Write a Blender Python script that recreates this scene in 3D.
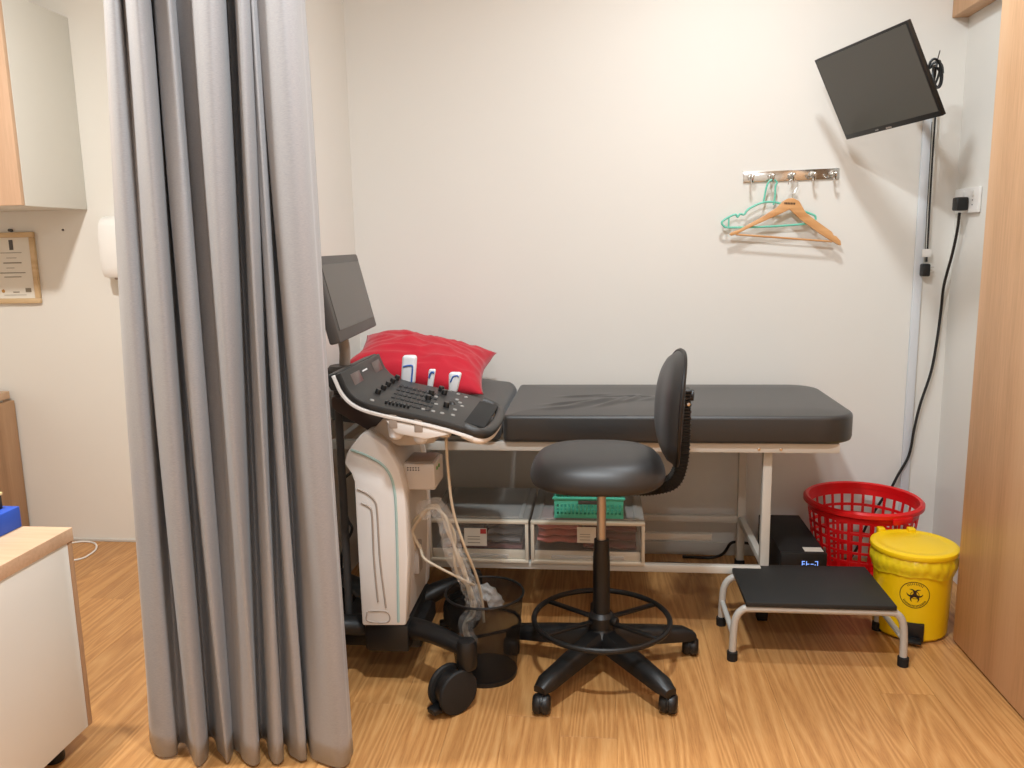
import bpy, bmesh, math, random
from mathutils import Vector, Matrix
random.seed(7)
for o in list(bpy.data.objects): bpy.data.objects.remove(o)
SC = bpy.context.scene; COL = SC.collection
PI = math.pi
# ------------------------------------------------------------------ camera
FPX = 820.0; CAM = Vector((0, 0, 1.3))
RT = Vector((0.994285963, 0.105150889, -0.0184042084))
UP = Vector((0.000320547, 0.169464094, 0.985536310))
FW = Vector((-0.106748872, 0.979910818, -0.168462064))
cd = bpy.data.cameras.new('camera'); cam = bpy.data.objects.new('camera', cd); COL.objects.link(cam)
cd.sensor_width = 36; cd.sensor_fit = 'HORIZONTAL'; cd.lens = 36 * FPX / 1024; cd.clip_start = .02
cam.matrix_world = Matrix(((RT.x, UP.x, -FW.x, CAM.x), (RT.y, UP.y, -FW.y, CAM.y), (RT.z, UP.z, -FW.z, CAM.z), (0, 0, 0, 1)))
SC.camera = cam
# ------------------------------------------------------------------ world, exposure
w = bpy.data.worlds.new('world'); SC.world = w; w.use_nodes = True
w.node_tree.nodes['Background'].inputs[0].default_value = (.9, .96, 1, 1)
w.node_tree.nodes['Background'].inputs[1].default_value = .15
vs = SC.view_settings; vs.view_transform = 'Standard'; vs.look = 'None'; vs.gamma = 1; vs.exposure = 0.2
vs.use_curve_mapping = False
# ceiling downlights (x, y, watts); their lamps are built with the fixtures below
CEIL = 2.65
DOWNLIGHTS = [(0.5, 2.42, 15.5, (.87, .95, 1), 'over the couch'), (-0.1, 1.15, 40, (.87, .95, 1), 'over the open floor before the chair'), (-1.6, 1.6, 46, (.95, .95, .92), 'over the low cabinet left of the curtain'), (0.2, -0.6, 20, (.9, .95, 1), 'behind the viewer')]

# ------------------------------------------------------------------ photo pixel -> place
def ray(px, py): return RT * ((px - 512) / FPX) + UP * (-(py - 384) / FPX) + FW
def atz(px, py, z): d = ray(px, py); return CAM + d * ((z - CAM.z) / d.z)
def aty(px, py, y): d = ray(px, py); return CAM + d * (y / d.y)
def atx(px, py, x): d = ray(px, py); return CAM + d * (x / d.x)
def onplane(px, py, p, n): d = ray(px, py); return CAM + d * ((p - CAM).dot(n) / d.dot(n))

# ------------------------------------------------------------------ materials
def lin(c): return tuple(((v / 255) / 12.92 if v / 255 <= .04045 else (((v / 255) + .055) / 1.055) ** 2.4) for v in c) + (1,)
def mat(name, rgb, rough=.5, metal=0, bump=0, bscale=200, var=0, vscale=6, spec=.5, trans=0, emit=0, alpha=1, coat=0, sheen=0):
    m = bpy.data.materials.new(name); m.use_nodes = True
    nt = m.node_tree; b = nt.nodes['Principled BSDF']
    b.inputs['Base Color'].default_value = lin(rgb); b.inputs['Roughness'].default_value = rough
    b.inputs['Metallic'].default_value = metal; b.inputs['Specular IOR Level'].default_value = spec
    b.inputs['Transmission Weight'].default_value = trans; b.inputs['Alpha'].default_value = alpha
    b.inputs['Coat Weight'].default_value = coat; b.inputs['Sheen Weight'].default_value = sheen
    if emit: b.inputs['Emission Color'].default_value = lin(rgb); b.inputs['Emission Strength'].default_value = emit
    if var or bump: tc = nt.nodes.new('ShaderNodeNewGeometry')
    if var:
        n = nt.nodes.new('ShaderNodeTexNoise'); n.inputs['Scale'].default_value = vscale; n.inputs['Detail'].default_value = 4
        nt.links.new(tc.outputs['Position'], n.inputs['Vector'])
        mr = nt.nodes.new('ShaderNodeMapRange'); mr.inputs['From Min'].default_value = .3; mr.inputs['From Max'].default_value = .7
        mr.inputs['To Min'].default_value = 1 - var; mr.inputs['To Max'].default_value = 1 + var * .5
        nt.links.new(n.outputs['Fac'], mr.inputs['Value'])
        mx = nt.nodes.new('ShaderNodeVectorMath'); mx.operation = 'SCALE'; mx.inputs[0].default_value = lin(rgb)[:3]
        nt.links.new(mr.outputs['Result'], mx.inputs['Scale']); nt.links.new(mx.outputs[0], b.inputs['Base Color'])
    if bump:
        n2 = nt.nodes.new('ShaderNodeTexNoise'); n2.inputs['Scale'].default_value = bscale; n2.inputs['Detail'].default_value = 3
        nt.links.new(tc.outputs['Position'], n2.inputs['Vector'])
        bp = nt.nodes.new('ShaderNodeBump'); bp.inputs['Strength'].default_value = bump; bp.inputs['Distance'].default_value = .002
        nt.links.new(n2.outputs['Fac'], bp.inputs['Height']); nt.links.new(bp.outputs[0], b.inputs['Normal'])
    return m
def wood(name, c_dark, c_mid, c_light, axis='Z', fine=60, ring=7, rough=.45, plank=False, contrast=1.0, bump=.06, lines=16, mixw=.42):
    m = bpy.data.materials.new(name); m.use_nodes = True; nt = m.node_tree; b = nt.nodes['Principled BSDF']; L = nt.links.new
    g = nt.nodes.new('ShaderNodeNewGeometry'); mp = nt.nodes.new('ShaderNodeMapping')
    vec = g.outputs['Position']
    oi = nt.nodes.new('ShaderNodeObjectInfo')
    if plank:
        sc = nt.nodes.new('ShaderNodeVectorMath'); sc.operation = 'SCALE'; sc.inputs[0].default_value = (13.1, 37.7, 5.3)
        L(oi.outputs['Random'], sc.inputs['Scale'])
        ad = nt.nodes.new('ShaderNodeVectorMath'); L(vec, ad.inputs[0]); L(sc.outputs[0], ad.inputs[1]); vec = ad.outputs[0]
    s = {'X': (.06, 1, 1), 'Y': (1, .06, 1), 'Z': (1, 1, .05)}[axis]
    mp.inputs['Scale'].default_value = s; L(vec, mp.inputs['Vector'])
    n1 = nt.nodes.new('ShaderNodeTexNoise'); n1.inputs['Scale'].default_value = fine; n1.inputs['Detail'].default_value = 5; n1.inputs['Roughness'].default_value = .65
    L(mp.outputs[0], n1.inputs['Vector'])
    # contour lines of a slow noise give the cathedral figure
    n2 = nt.nodes.new('ShaderNodeTexNoise'); n2.inputs['Scale'].default_value = ring; n2.inputs['Detail'].default_value = 1.5; n2.inputs['Distortion'].default_value = .3
    L(mp.outputs[0], n2.inputs['Vector'])
    ml = nt.nodes.new('ShaderNodeMath'); ml.operation = 'MULTIPLY'; ml.inputs[1].default_value = lines; L(n2.outputs['Fac'], ml.inputs[0])
    fr = nt.nodes.new('ShaderNodeMath'); fr.operation = 'PINGPONG'; fr.inputs[1].default_value = 1; L(ml.outputs[0], fr.inputs[0])
    pw = nt.nodes.new('ShaderNodeMath'); pw.operation = 'POWER'; pw.inputs[1].default_value = 1.6; L(fr.outputs[0], pw.inputs[0])
    mx = nt.nodes.new('ShaderNodeMix'); mx.data_type = 'FLOAT'; mx.inputs[0].default_value = mixw
    L(n1.outputs['Fac'], mx.inputs[2]); L(pw.outputs[0], mx.inputs[3])
    cr = nt.nodes.new('ShaderNodeValToRGB'); e = cr.color_ramp.elements
    e[0].position = .5 - .3 / contrast; e[0].color = lin(c_dark); e[1].position = .5 + .3 / contrast; e[1].color = lin(c_light)
    k = e.new(.48); k.color = lin(c_mid)
    L(mx.outputs[0], cr.inputs['Fac'])
    col = cr.outputs['Color']
    if plank:
        mr = nt.nodes.new('ShaderNodeMapRange'); mr.inputs['To Min'].default_value = .94; mr.inputs['To Max'].default_value = 1.04
        L(oi.outputs['Random'], mr.inputs['Value'])
        vm = nt.nodes.new('ShaderNodeVectorMath'); vm.operation = 'SCALE'; L(col, vm.inputs[0]); L(mr.outputs[0], vm.inputs['Scale']); col = vm.outputs[0]
    L(col, b.inputs['Base Color']); b.inputs['Roughness'].default_value = rough
    bp = nt.nodes.new('ShaderNodeBump'); bp.inputs['Strength'].default_value = bump; bp.inputs['Distance'].default_value = .002
    L(mx.outputs[0], bp.inputs['Height']); L(bp.outputs[0], b.inputs['Normal'])
    return m
def clear(name, rgb, opac, rough=.25, spec=.5):
    m = bpy.data.materials.new(name); m.use_nodes = True; nt = m.node_tree; b = nt.nodes['Principled BSDF']
    b.inputs['Base Color'].default_value = lin(rgb); b.inputs['Roughness'].default_value = rough; b.inputs['Alpha'].default_value = opac
    return m
M = {}
M['wall'] = mat('wall_paint', (230, 227, 220), .75, var=.015, vscale=1.5, bump=.04, bscale=140)
M['ceiling'] = mat('ceiling_paint', (236, 233, 226), .8, bump=.03, bscale=90)
M['trim'] = mat('trim_white', (206, 203, 196), .5, var=.03)
M['floor'] = wood('oak_vinyl_floor', (158, 106, 58), (191, 139, 83), (208, 160, 104), 'Y', 230, 8, .40, True, .85, .03, 36, .34)
M['joint'] = mat('floor_joint', (168, 118, 68), .8, var=.1)
M['panel'] = wood('oak_laminate_panel', (190, 145, 104), (217, 172, 130), (228, 188, 148), 'Z', 130, 3, .5, False, .8, .03, 10, .35)
M['oak'] = wood('oak_laminate_top', (176, 142, 112), (200, 166, 135), (214, 184, 154), 'X', 130, 3, .5, False, .8, .03, 10, .35)
M['oakv'] = wood('oak_laminate_door', (196, 160, 130), (214, 178, 148), (226, 194, 164), 'Z', 130, 3, .5, False, .8, .03, 10, .35)
M['oakd'] = wood('oak_laminate_side', (150, 114, 82), (174, 136, 102), (190, 154, 120), 'Z', 130, 3, .5, False, .8, .03, 10, .35)
M['cabwhite'] = mat('white_laminate', (222, 220, 213), .4, var=.01)
M['leather'] = mat('black_vinyl', (30, 29, 29), .47, spec=.7, sheen=.07, bump=.10, bscale=420, var=.08, vscale=20)
M['bedvinyl'] = mat('couch_vinyl', (28, 28, 28), .5, spec=.8, sheen=.2, bump=.10, bscale=380, var=.08, vscale=14)
M['steel'] = mat('white_enamel_tube', (205, 201, 192), .38, var=.03)
M['steel2'] = mat('light_grey_tube', (190, 186, 178), .34, var=.03)
M['black'] = mat('black_plastic', (17, 17, 18), .42, bump=.05, bscale=500)
M['blackm'] = mat('matt_black', (20, 20, 20), .7, bump=.1, bscale=300)
M['rubber'] = mat('black_rubber', (18, 18, 18), .8, bump=.05, bscale=300)
M['mat'] = mat('ribbed_mat', (32, 32, 31), .62, bump=.25, bscale=350, var=.06)
M['chrome'] = mat('chrome', (216, 214, 210), .16, 1, bump=.01)
M['brass'] = mat('bronze_piston', (188, 176, 164), .38, .8, bump=.01)
M['usw'] = mat('machine_white', (230, 226, 222), .38, var=.015)
M['usb'] = mat('machine_beige', (206, 197, 188), .45, var=.02)
M['usdk'] = mat('machine_beige_grey', (160, 148, 138), .5, var=.02)
M['teal'] = mat('teal_stripe', (166, 196, 194), .4, var=.02)
M['usgrey'] = mat('machine_dark_grey', (74, 70, 67), .5, bump=.06, bscale=500)
M['uspanel'] = mat('console_charcoal', (42, 41, 40), .45, bump=.06, bscale=500)
M['uslink'] = mat('arm_brown_grey', (84, 70, 66), .3, var=.05)
M['screen'] = mat('screen_glass', (52, 49, 45), .22, var=.03, vscale=3)
M['tvscreen'] = mat('tv_glass', (74, 72, 66), .3, var=.03, vscale=3)
M['button'] = mat('button_grey', (148, 146, 142), .4, var=.05)
M['key'] = mat('key_black', (24, 24, 24), .35, var=.05)
M['keyrow'] = mat('key_dark', (30, 30, 31), .5, var=.08, vscale=60)
M['prw'] = mat('probe_white', (226, 226, 228), .35, var=.02)
M['blue'] = mat('probe_blue', (58, 96, 168), .4, var=.05)
M['cable'] = mat('cream_cable', (196, 182, 160), .45, var=.04)
M['wrap'] = clear('clear_wrap', (240, 238, 234), .2, .06)
M['red'] = mat('red_cotton', (190, 8, 40), .8, bump=.25, bscale=260, var=.06, vscale=14, sheen=.2)
M['redp'] = mat('red_plastic', (220, 18, 24), .32, var=.04, vscale=12)
M['yellow'] = mat('yellow_plastic', (246, 204, 8), .35, var=.03)
M['bag'] = mat('yellow_bag', (244, 214, 30), .3, bump=.5, bscale=40, var=.06, vscale=20)
M['ink'] = mat('black_print', (44, 26, 10), .6, var=.05)
M['white'] = mat('white_plastic', (236, 234, 230), .35, var=.01)
M['cream'] = mat('cream_plastic', (214, 204, 186), .4, var=.02)
M['clear'] = clear('frosted_lid', (214, 212, 206), .36, .3)
M['clearf'] = clear('drawer_window', (204, 198, 190), .09, .2)
M['mesh'] = clear('dark_mesh', (16, 16, 16), .55, .5)
M['tealp'] = mat('teal_plastic', (76, 186, 158), .4, var=.03)
M['hangteal'] = mat('teal_hanger', (112, 202, 178), .35, var=.03)
M['hwood'] = wood('hanger_wood', (190, 132, 80), (210, 156, 102), (224, 174, 122), 'X', 80, 8, .4, False, .8, .03)
M['pink'] = mat('pink_cloth', (214, 128, 120), .9, bump=.3, bscale=150, var=.1, vscale=25)
M['greyc'] = mat('grey_cloth', (112, 108, 108), .9, bump=.3, bscale=150, var=.1, vscale=25)
M['maroon'] = mat('maroon_cloth', (112, 62, 62), .9, bump=.3, bscale=150, var=.1, vscale=25)
M['paper'] = mat('paper', (228, 222, 210), .8, var=.02)
M['redlab'] = mat('red_label', (180, 60, 56), .7, var=.03)
M['line'] = mat('print_grey', (132, 122, 104), .8, var=.05)
M['seal'] = mat('gold_seal', (176, 128, 60), .6, var=.08)
M['certfr'] = wood('certificate_frame_wood', (190, 158, 116), (206, 176, 134), (218, 190, 150), 'X', 60, 5, .5, False, .8, .03)
M['bluebox'] = mat('blue_card', (30, 76, 178), .55, var=.04)
M['yelbox'] = mat('pale_yellow_card', (226, 206, 150), .6, var=.04)
M['led'] = mat('led_blue', (120, 160, 235), .5, emit=1.6)
M['lamp'] = mat('lamp_diffuser', (255, 246, 232), .5, emit=6)
M['cond'] = mat('trunking_white', (216, 220, 224), .5, var=.01)
M['green'] = mat('green_lamp', (90, 150, 70), .4, var=.05)
# curtain: satin weave with fine slubs
m = mat('curtain_satin', (150, 148, 149), .36, sheen=.15, spec=.5); M['curtain'] = m
nt = m.node_tree; b = nt.nodes['Principled BSDF']; L = nt.links.new
g = nt.nodes.new('ShaderNodeNewGeometry'); mp = nt.nodes.new('ShaderNodeMapping'); mp.inputs['Scale'].default_value = (140, 140, 1500); L(g.outputs['Position'], mp.inputs[0])
n = nt.nodes.new('ShaderNodeTexNoise'); n.inputs['Scale'].default_value = 1; n.inputs['Detail'].default_value = 4; L(mp.outputs[0], n.inputs['Vector'])
cr = nt.nodes.new('ShaderNodeValToRGB'); cr.color_ramp.elements[0].position = .3; cr.color_ramp.elements[0].color = lin((142, 140, 142)); cr.color_ramp.elements[1].position = .7; cr.color_ramp.elements[1].color = lin((158, 156, 156))
L(n.outputs['Fac'], cr.inputs[0]); L(cr.outputs[0], b.inputs['Base Color'])
bp = nt.nodes.new('ShaderNodeBump'); bp.inputs['Strength'].default_value = .04; bp.inputs['Distance'].default_value = .001; L(n.outputs['Fac'], bp.inputs['Height']); L(bp.outputs[0], b.inputs['Normal'])

# ------------------------------------------------------------------ mesh helpers (all in world coordinates)
def V(*a): return Vector(a)
def box(bm, x0, x1, y0, y1, z0, z1, bev=0, seg=2):
    return obox(bm, V((x0 + x1) / 2, (y0 + y1) / 2, (z0 + z1) / 2), (V(1, 0, 0), V(0, 1, 0), V(0, 0, 1)), ((x1 - x0) / 2, (y1 - y0) / 2, (z1 - z0) / 2), bev, seg)
def obox(bm, c, ax, hs, bev=0, seg=2):
    t = bmesh.new(); bmesh.ops.create_cube(t, size=2)
    for v in t.verts: v.co = V(v.co.x * hs[0], v.co.y * hs[1], v.co.z * hs[2])
    if bev: bmesh.ops.bevel(t, geom=list(t.edges), offset=min(bev, min(hs) * .98), segments=seg, profile=.5, affect='EDGES', clamp_overlap=True)
    R = Matrix((ax[0], ax[1], ax[2])).transposed()
    for v in t.verts: v.co = c + R @ v.co
    merge(bm, t); return bm
def merge(bm, t):
    mp = {v: bm.verts.new(v.co) for v in t.verts}
    for f in t.faces:
        try: bm.faces.new([mp[v] for v in f.verts])
        except ValueError: pass
    t.free()
def frame_of(d):
    d = d.normalized(); a = V(0, 0, 1) if abs(d.z) < .9 else V(1, 0, 0)
    s = d.cross(a).normalized(); return s, s.cross(d).normalized()
def smoothpts(pts, n=6, closed=False):
    P = [Vector(p) for p in pts]; out = []; k = len(P)
    rng = range(k) if closed else range(k - 1)
    for i in rng:
        p0 = P[(i - 1) % k] if closed or i > 0 else P[0] * 2 - P[1]
        p1 = P[i]; p2 = P[(i + 1) % k]; p3 = P[(i + 2) % k] if closed or i + 2 < k else P[-1] * 2 - P[-2]
        for j in range(n):
            t = j / n
            out.append(.5 * ((2 * p1) + (p2 - p0) * t + (2 * p0 - 5 * p1 + 4 * p2 - p3) * t * t + (3 * p1 - p0 - 3 * p2 + p3) * t ** 3))
    if not closed: out.append(P[-1])
    return out
def tube(bm, pts, r, seg=10, closed=False, flat=None):
    P = [Vector(p) for p in pts]; n = len(P); rings = []
    rr = r if isinstance(r, (list, tuple)) else [r] * n
    s = None
    for i in range(n):
        a = P[(i - 1) % n] if closed or i else P[0]; c = P[(i + 1) % n] if closed or i < n - 1 else P[-1]
        d = (c - a).normalized()
        if s is None: s, u = frame_of(d)
        else:
            s = (s - d * s.dot(d)).normalized(); u = s.cross(d).normalized()
        rings.append([bm.verts.new(P[i] + (s * math.cos(2 * PI * k / seg) + u * math.sin(2 * PI * k / seg)) * rr[i]) for k in range(seg)])
    m = n if closed else n - 1
    for i in range(m):
        A = rings[i]; B = rings[(i + 1) % n]
        for k in range(seg): bm.faces.new((A[k], A[(k + 1) % seg], B[(k + 1) % seg], B[k]))
    if not closed: bm.faces.new(rings[0][::-1]); bm.faces.new(rings[-1])
    return bm
def lathe(bm, prof, c, seg=32, axis=V(0, 0, 1), close=True):
    axis = axis.normalized(); s, u = frame_of(axis) if abs(axis.z) < .999 else (V(1, 0, 0), V(0, 1, 0))
    rings = []
    for r, z in prof:
        if r < 1e-6: rings.append([bm.verts.new(c + axis * z)])
        else: rings.append([bm.verts.new(c + axis * z + (s * math.cos(2 * PI * k / seg) + u * math.sin(2 * PI * k / seg)) * r) for k in range(seg)])
    for A, B in zip(rings, rings[1:]):
        for k in range(seg):
            a0 = A[k % len(A)]; a1 = A[(k + 1) % len(A)]; b0 = B[k % len(B)]; b1 = B[(k + 1) % len(B)]
            vs_ = []
            for v in (a0, a1, b1, b0):
                if v not in vs_: vs_.append(v)
            if len(vs_) > 2:
                try: bm.faces.new(vs_)
                except ValueError: pass
    return bm
def prism(bm, poly, o, ex, ez, ey, depth, bev=0):
    """polygon (a,b) in the ex/ez plane at o, pushed along ey by depth"""
    t = bmesh.new()
    A = [t.verts.new(o + ex * a + ez * b_) for a, b_ in poly]; B = [t.verts.new(v.co + ey * depth) for v in A]
    n = len(A); t.faces.new(A); t.faces.new(B[::-1])
    for i in range(n): t.faces.new((A[i], B[i], B[(i + 1) % n], A[(i + 1) % n]))
    bmesh.ops.recalc_face_normals(t, faces=list(t.faces))
    if bev:
        es = [e for e in t.edges if len(e.link_faces) == 2 and e.calc_face_angle(0) > .6]
        bmesh.ops.bevel(t, geom=es, offset=bev, segments=2, profile=.5, affect='EDGES', clamp_overlap=True)
    merge(bm, t); return bm
def surf(bm, fn, nu, nv, cu=False):
    g = [[bm.verts.new(fn(i / (nu if cu else nu - 1), j / (nv - 1))) for j in range(nv)] for i in range(nu)]
    for i in range(nu if cu else nu - 1):
        for j in range(nv - 1): bm.faces.new((g[i][j], g[(i + 1) % nu][j], g[(i + 1) % nu][j + 1], g[i][j + 1]))
    return bm
def B(): return bmesh.new()
def rootloc(p):
    while p.parent: p = p.parent
    return p.location.copy()
def obj(name, bm, m, parent=None, ang=35, origin=None, label=None):
    bmesh.ops.recalc_face_normals(bm, faces=list(bm.faces))
    if parent is not None: L0 = rootloc(parent)
    elif origin is not None: L0 = Vector(origin)
    else:
        c = [v.co for v in bm.verts]
        L0 = V((min(p.x for p in c) + max(p.x for p in c)) / 2, (min(p.y for p in c) + max(p.y for p in c)) / 2, min(p.z for p in c))
    for v in bm.verts: v.co -= L0
    me = bpy.data.meshes.new(name); bm.to_mesh(me); bm.free()
    me.materials.append(M[m])
    me.polygons.foreach_set('use_smooth', [True] * len(me.polygons)); me.set_sharp_from_angle(angle=math.radians(ang))
    o = bpy.data.objects.new(name, me); COL.objects.link(o)
    if parent is not None: o.parent = parent
    else: o.location = L0
    if label: o['label'] = label
    return o
def tag(o, label, cat, group=None, kind=None):
    o['label'] = label; o['category'] = cat
    if group: o['group'] = group
    if kind: o['kind'] = kind
    return o
def thing(name, label, cat, loc, group=None):
    o = bpy.data.objects.new(name, None); COL.objects.link(o); o.location = loc; o.empty_display_size = .1
    return tag(o, label, cat, group)
def struct(name, bm, m, label=None, cat=None, **k):
    o = obj(name, bm, m, **k); o['kind'] = 'structure'
    if label: o['label'] = label
    if cat: o['category'] = cat
    return o

# ------------------------------------------------------------------ the room
YW = 3.343; XR = 1.342; XP = -1.004
XL, YF = -3.3, -1.6
struct('wall_back', box(B(), XL, XR + .1, YW, YW + .1, 0, CEIL), 'wall', 'off-white painted back wall behind the couch', 'wall')
struct('wall_right', box(B(), XR, XR + .1, YF, YW, 0, CEIL), 'wall', 'off-white painted right wall with the socket', 'wall')
struct('wall_partition', box(B(), XP - .1, XP, 2.0, YW, 0, CEIL), 'wall', 'off-white partition wall, its unseen front lengthened behind the curtain to block light', 'wall')  # hidden front stretch extended to stop the left downlight reaching the couch wall
struct('wall_left', box(B(), XL - .1, XL, YF, YW, 0, CEIL), 'wall', 'off-white painted left wall out of view', 'wall')
struct('wall_front', box(B(), XL, XR, YF - .1, YF, 0, CEIL), 'wall', 'off-white painted wall behind the viewer', 'wall')
struct('ceiling', box(B(), XL - .1, XR + .1, YF - .1, YW + .1, CEIL, CEIL + .1), 'ceiling', 'white painted ceiling above the room', 'ceiling')
fl = struct('floor', box(B(), XL - .1, XR + .1, YF - .1, YW + .1, -.1, -.0015), 'joint', 'honey oak plank floor', 'floor', origin=(0, 0, 0))
PW, PL = .152, 1.22
bmp = box(B(), -PW / 2 + .0002, PW / 2 - .0002, -PL / 2 + .0002, PL / 2 - .0002, -.006, 0, .0003, 1)
mep = bpy.data.meshes.new('plank'); bmp.to_mesh(mep); bmp.free(); mep.materials.append(M['floor'])
nx = int((XR - XL) / PW) + 1
for i in range(nx):
    off = random.random() * PL
    y = YF - off
    while y < YW:
        x0 = XL + i * PW
        o = bpy.data.objects.new('plank', mep); COL.objects.link(o); o.parent = fl
        yc = y + PL / 2
        ylo = max(y, YF); yhi = min(y + PL, YW); xhi = min(x0 + PW, XR)
        o.location = ((x0 + xhi) / 2, (ylo + yhi) / 2, 0); o.scale = ((xhi - x0) / PW, max((yhi - ylo) / PL, .001), 1)
        y += PL
struct('baseboard_back', box(B(), XP, XR, YW - .012, YW, 0, .055, .002), 'trim', 'low pale baseboard along the back wall', 'baseboard')
struct('baseboard_left', box(B(), XL, XP - .1, YW - .006, YW, 0, .012, .001), 'trim', 'thin white sealing strip at the foot of the left wall', 'baseboard')
for (x, y, wt, tint, where) in DOWNLIGHTS:
    t = thing('ceiling_downlight', 'round recessed ceiling downlight ' + where, 'light', (x, y, CEIL), 'ceiling downlights')
    obj('trim_ring', lathe(B(), [(.085, 0), (.1, -.002), (.1, -.008), (.082, -.008), (.08, 0)], V(x, y, CEIL), 32), 'white', t)
    obj('diffuser', lathe(B(), [(0, -.004), (.08, -.004)], V(x, y, CEIL), 32), 'lamp', t)
    ld = bpy.data.lights.new('downlight', 'AREA'); ld.shape = 'DISK'; ld.size = .16; ld.energy = wt; ld.color = tint
    lo = bpy.data.objects.new('lamp', ld); COL.objects.link(lo); lo.parent = t; lo.location = (0, 0, -.012)

# ------------------------------------------------------------------ right: wood panel and pelmet
XWD = 1.139; YWD = 2.62
t = thing('wardrobe', 'tall oak-laminate wardrobe side at the right edge beside the yellow bin', 'wardrobe', (1.24, 1.4, 0))
obj('side_panel', box(B(), XWD, XWD + .02, .2, YWD, .008, CEIL - .004, .001), 'panel', t)
obj('carcass', box(B(), XWD + .021, XR - .002, .2, YWD - .001, .008, CEIL - .004, .001), 'oakd', t)
obj('plinth', box(B(), XWD + .012, XR - .002, .21, YWD - .008, 0, .008), 'rubber', t)
pz = aty(952, 18, YW).z; pxx = aty(952, 18, YW).x
o = obj('wood_pelmet', box(B(), pxx, XR - .001, YWD + .01, YW - .001, pz, CEIL - .004, .001), 'panel'); tag(o, 'oak-laminate boxed pelmet high on the right wall above the monitor', 'pelmet')

# ------------------------------------------------------------------ left: cabinets, certificate, dispenser
t = thing('wall_cabinet', 'white wall cabinet with a pale oak front at the top left', 'cabinet', (-2.5, 3.1, 1.476))
XC = -2.16
yfr = aty(22, 205, 2.95).y
yfr = atx(22, 205, XC).y
obj('body', box(B(), -2.95, XC, yfr + .02, YW - .001, 1.476, 2.243, .002), 'cabwhite', t)
for i in range(2):
    xa = XC - .394 * (i + 1); xb = XC - .394 * i
    d = obj('door', box(B(), xa + .001, xb - .001, yfr, yfr + .019, 1.478, 2.241, .001), 'oakv', t)
    obj('handle', box(B(), xa + .18, xa + .3, yfr - .012, yfr, 1.5, 1.508, .002), 'chrome', d)
t = thing('certificate', 'framed certificate in a pale wood frame under the wall cabinet', 'picture', (-2.52, YW - .01, 1.084))
cx0, cx1, cz0, cz1 = -2.64, -2.411, 1.084, 1.388
fr = B(); fw_ = .022
box(fr, cx0, cx1, YW - .018, YW - .001, cz0, cz0 + fw_, .003); box(fr, cx0, cx1, YW - .018, YW - .001, cz1 - fw_, cz1, .003)
box(fr, cx0, cx0 + fw_, YW - .018, YW - .001, cz0 + fw_, cz1 - fw_, .003); box(fr, cx1 - fw_, cx1, YW - .018, YW - .001, cz0 + fw_, cz1 - fw_, .003)
obj('frame', fr, 'certfr', t)
ps = obj('sheet', box(B(), cx0 + fw_, cx1 - fw_, YW - .009, YW - .004, cz0 + fw_, cz1 - fw_), 'paper', t)
mid = (cx0 + cx1) / 2
def mark(x0, x1, z0, z1, m, nm): obj(nm, box(B(), x0, x1, YW - .0105, YW - .009, z0, z1), m, ps)
e0 = aty(10, 240, YW); e1 = aty(15, 250, YW); mark(e0.x, e1.x, e1.z, e0.z, 'usgrey', 'emblem')
for (pa, pb, py, th) in [(2, 23, 253, .0012), (8, 18, 258, .001), (5, 23, 263, .0022), (8, 16, 268, .001), (2, 27, 273, .0018), (6, 23, 277, .0016), (6, 28, 295, .0008), (15, 21, 292, .002)]:
    a = aty(pa, py, YW); c = aty(pb, py, YW); mark(a.x, c.x, a.z - th, a.z + th, 'line', 'text_line')
a = aty(5, 291, YW); obj('seal', lathe(B(), [(0, .0015), (.007, .0015), (.0075, 0)], V(a.x, YW - .009, a.z), 16, V(0, -1, 0)), 'seal', ps)
a = aty(27, 288, YW); c = aty(33, 292, YW); mark(a.x, c.x, c.z, a.z, 'line', 'stamp')
a = aty(63, 230, YW)
tag(obj('wall_screw', lathe(B(), [(0, .005), (.004, .004), (.005, 0)], V(a.x, YW, a.z), 12, V(0, -1, 0)), 'usgrey'), 'small bare screw in the wall under the white cabinet', 'screw')
a = aty(12, 231, YW)
tag(obj('wall_hook', lathe(B(), [(0, .02), (.006, .019), (.006, 0)], V(a.x, YW, a.z + .003), 12, V(0, -1, 0)), 'usgrey'), 'dark nail at the top edge of the certificate frame', 'nail')
# paper towel / soap dispenser
t = thing('soap_dispenser', 'white wall soap dispenser peeking out left of the curtain', 'dispenser', (-2.05, YW - .05, 1.17))
d0 = aty(100, 220, YW - .05)
db = B()
poly = [(0, 1.21), (-.095, 1.185), (-.108, 1.23), (-.112, 1.36), (-.1, 1.42), (-.07, 1.445), (0, 1.445)]
prism(db, [(a_, b_) for a_, b_ in poly], V(-2.065, YW - .001, 0), V(0, 1, 0), V(0, 0, 1), V(1, 0, 0), .13, .022)
obj('body', db, 'white', t)
obj('spout', box(B(), -2.02, -1.98, YW - .085, YW - .03, 1.182, 1.2, .006), 'usdk', t)
# low cabinet with oak top
t = thing('low_cabinet', 'white low cabinet with oak top in the lower left corner', 'cabinet', (-1.7, 1.5, 0))
XA, YA0, YA1 = -1.344, 1.12, 1.878
obj('body', box(B(), -2.25, XA - .006, YA0, YA1 - .018, .06, .571, .001), 'cabwhite', t)
obj('edge_strip', box(B(), -2.25, XA - .004, YA1 - .018, YA1 - .002, .06, .571, .001), 'oakd', t)
obj('top', box(B(), -2.27, XA, YA0 - .02, YA1, .571, .606, .002), 'oak', t)
for (x, y) in ((-1.41, YA1 - .08), (-1.41, YA0 + .08), (-2.18, YA1 - .08), (-2.18, YA0 + .08)):
    obj('foot', lathe(B(), [(0, 0), (.024, 0), (.026, .01), (.02, .06), (0, .06)], V(x, y, 0), 16), 'black', t)
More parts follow.
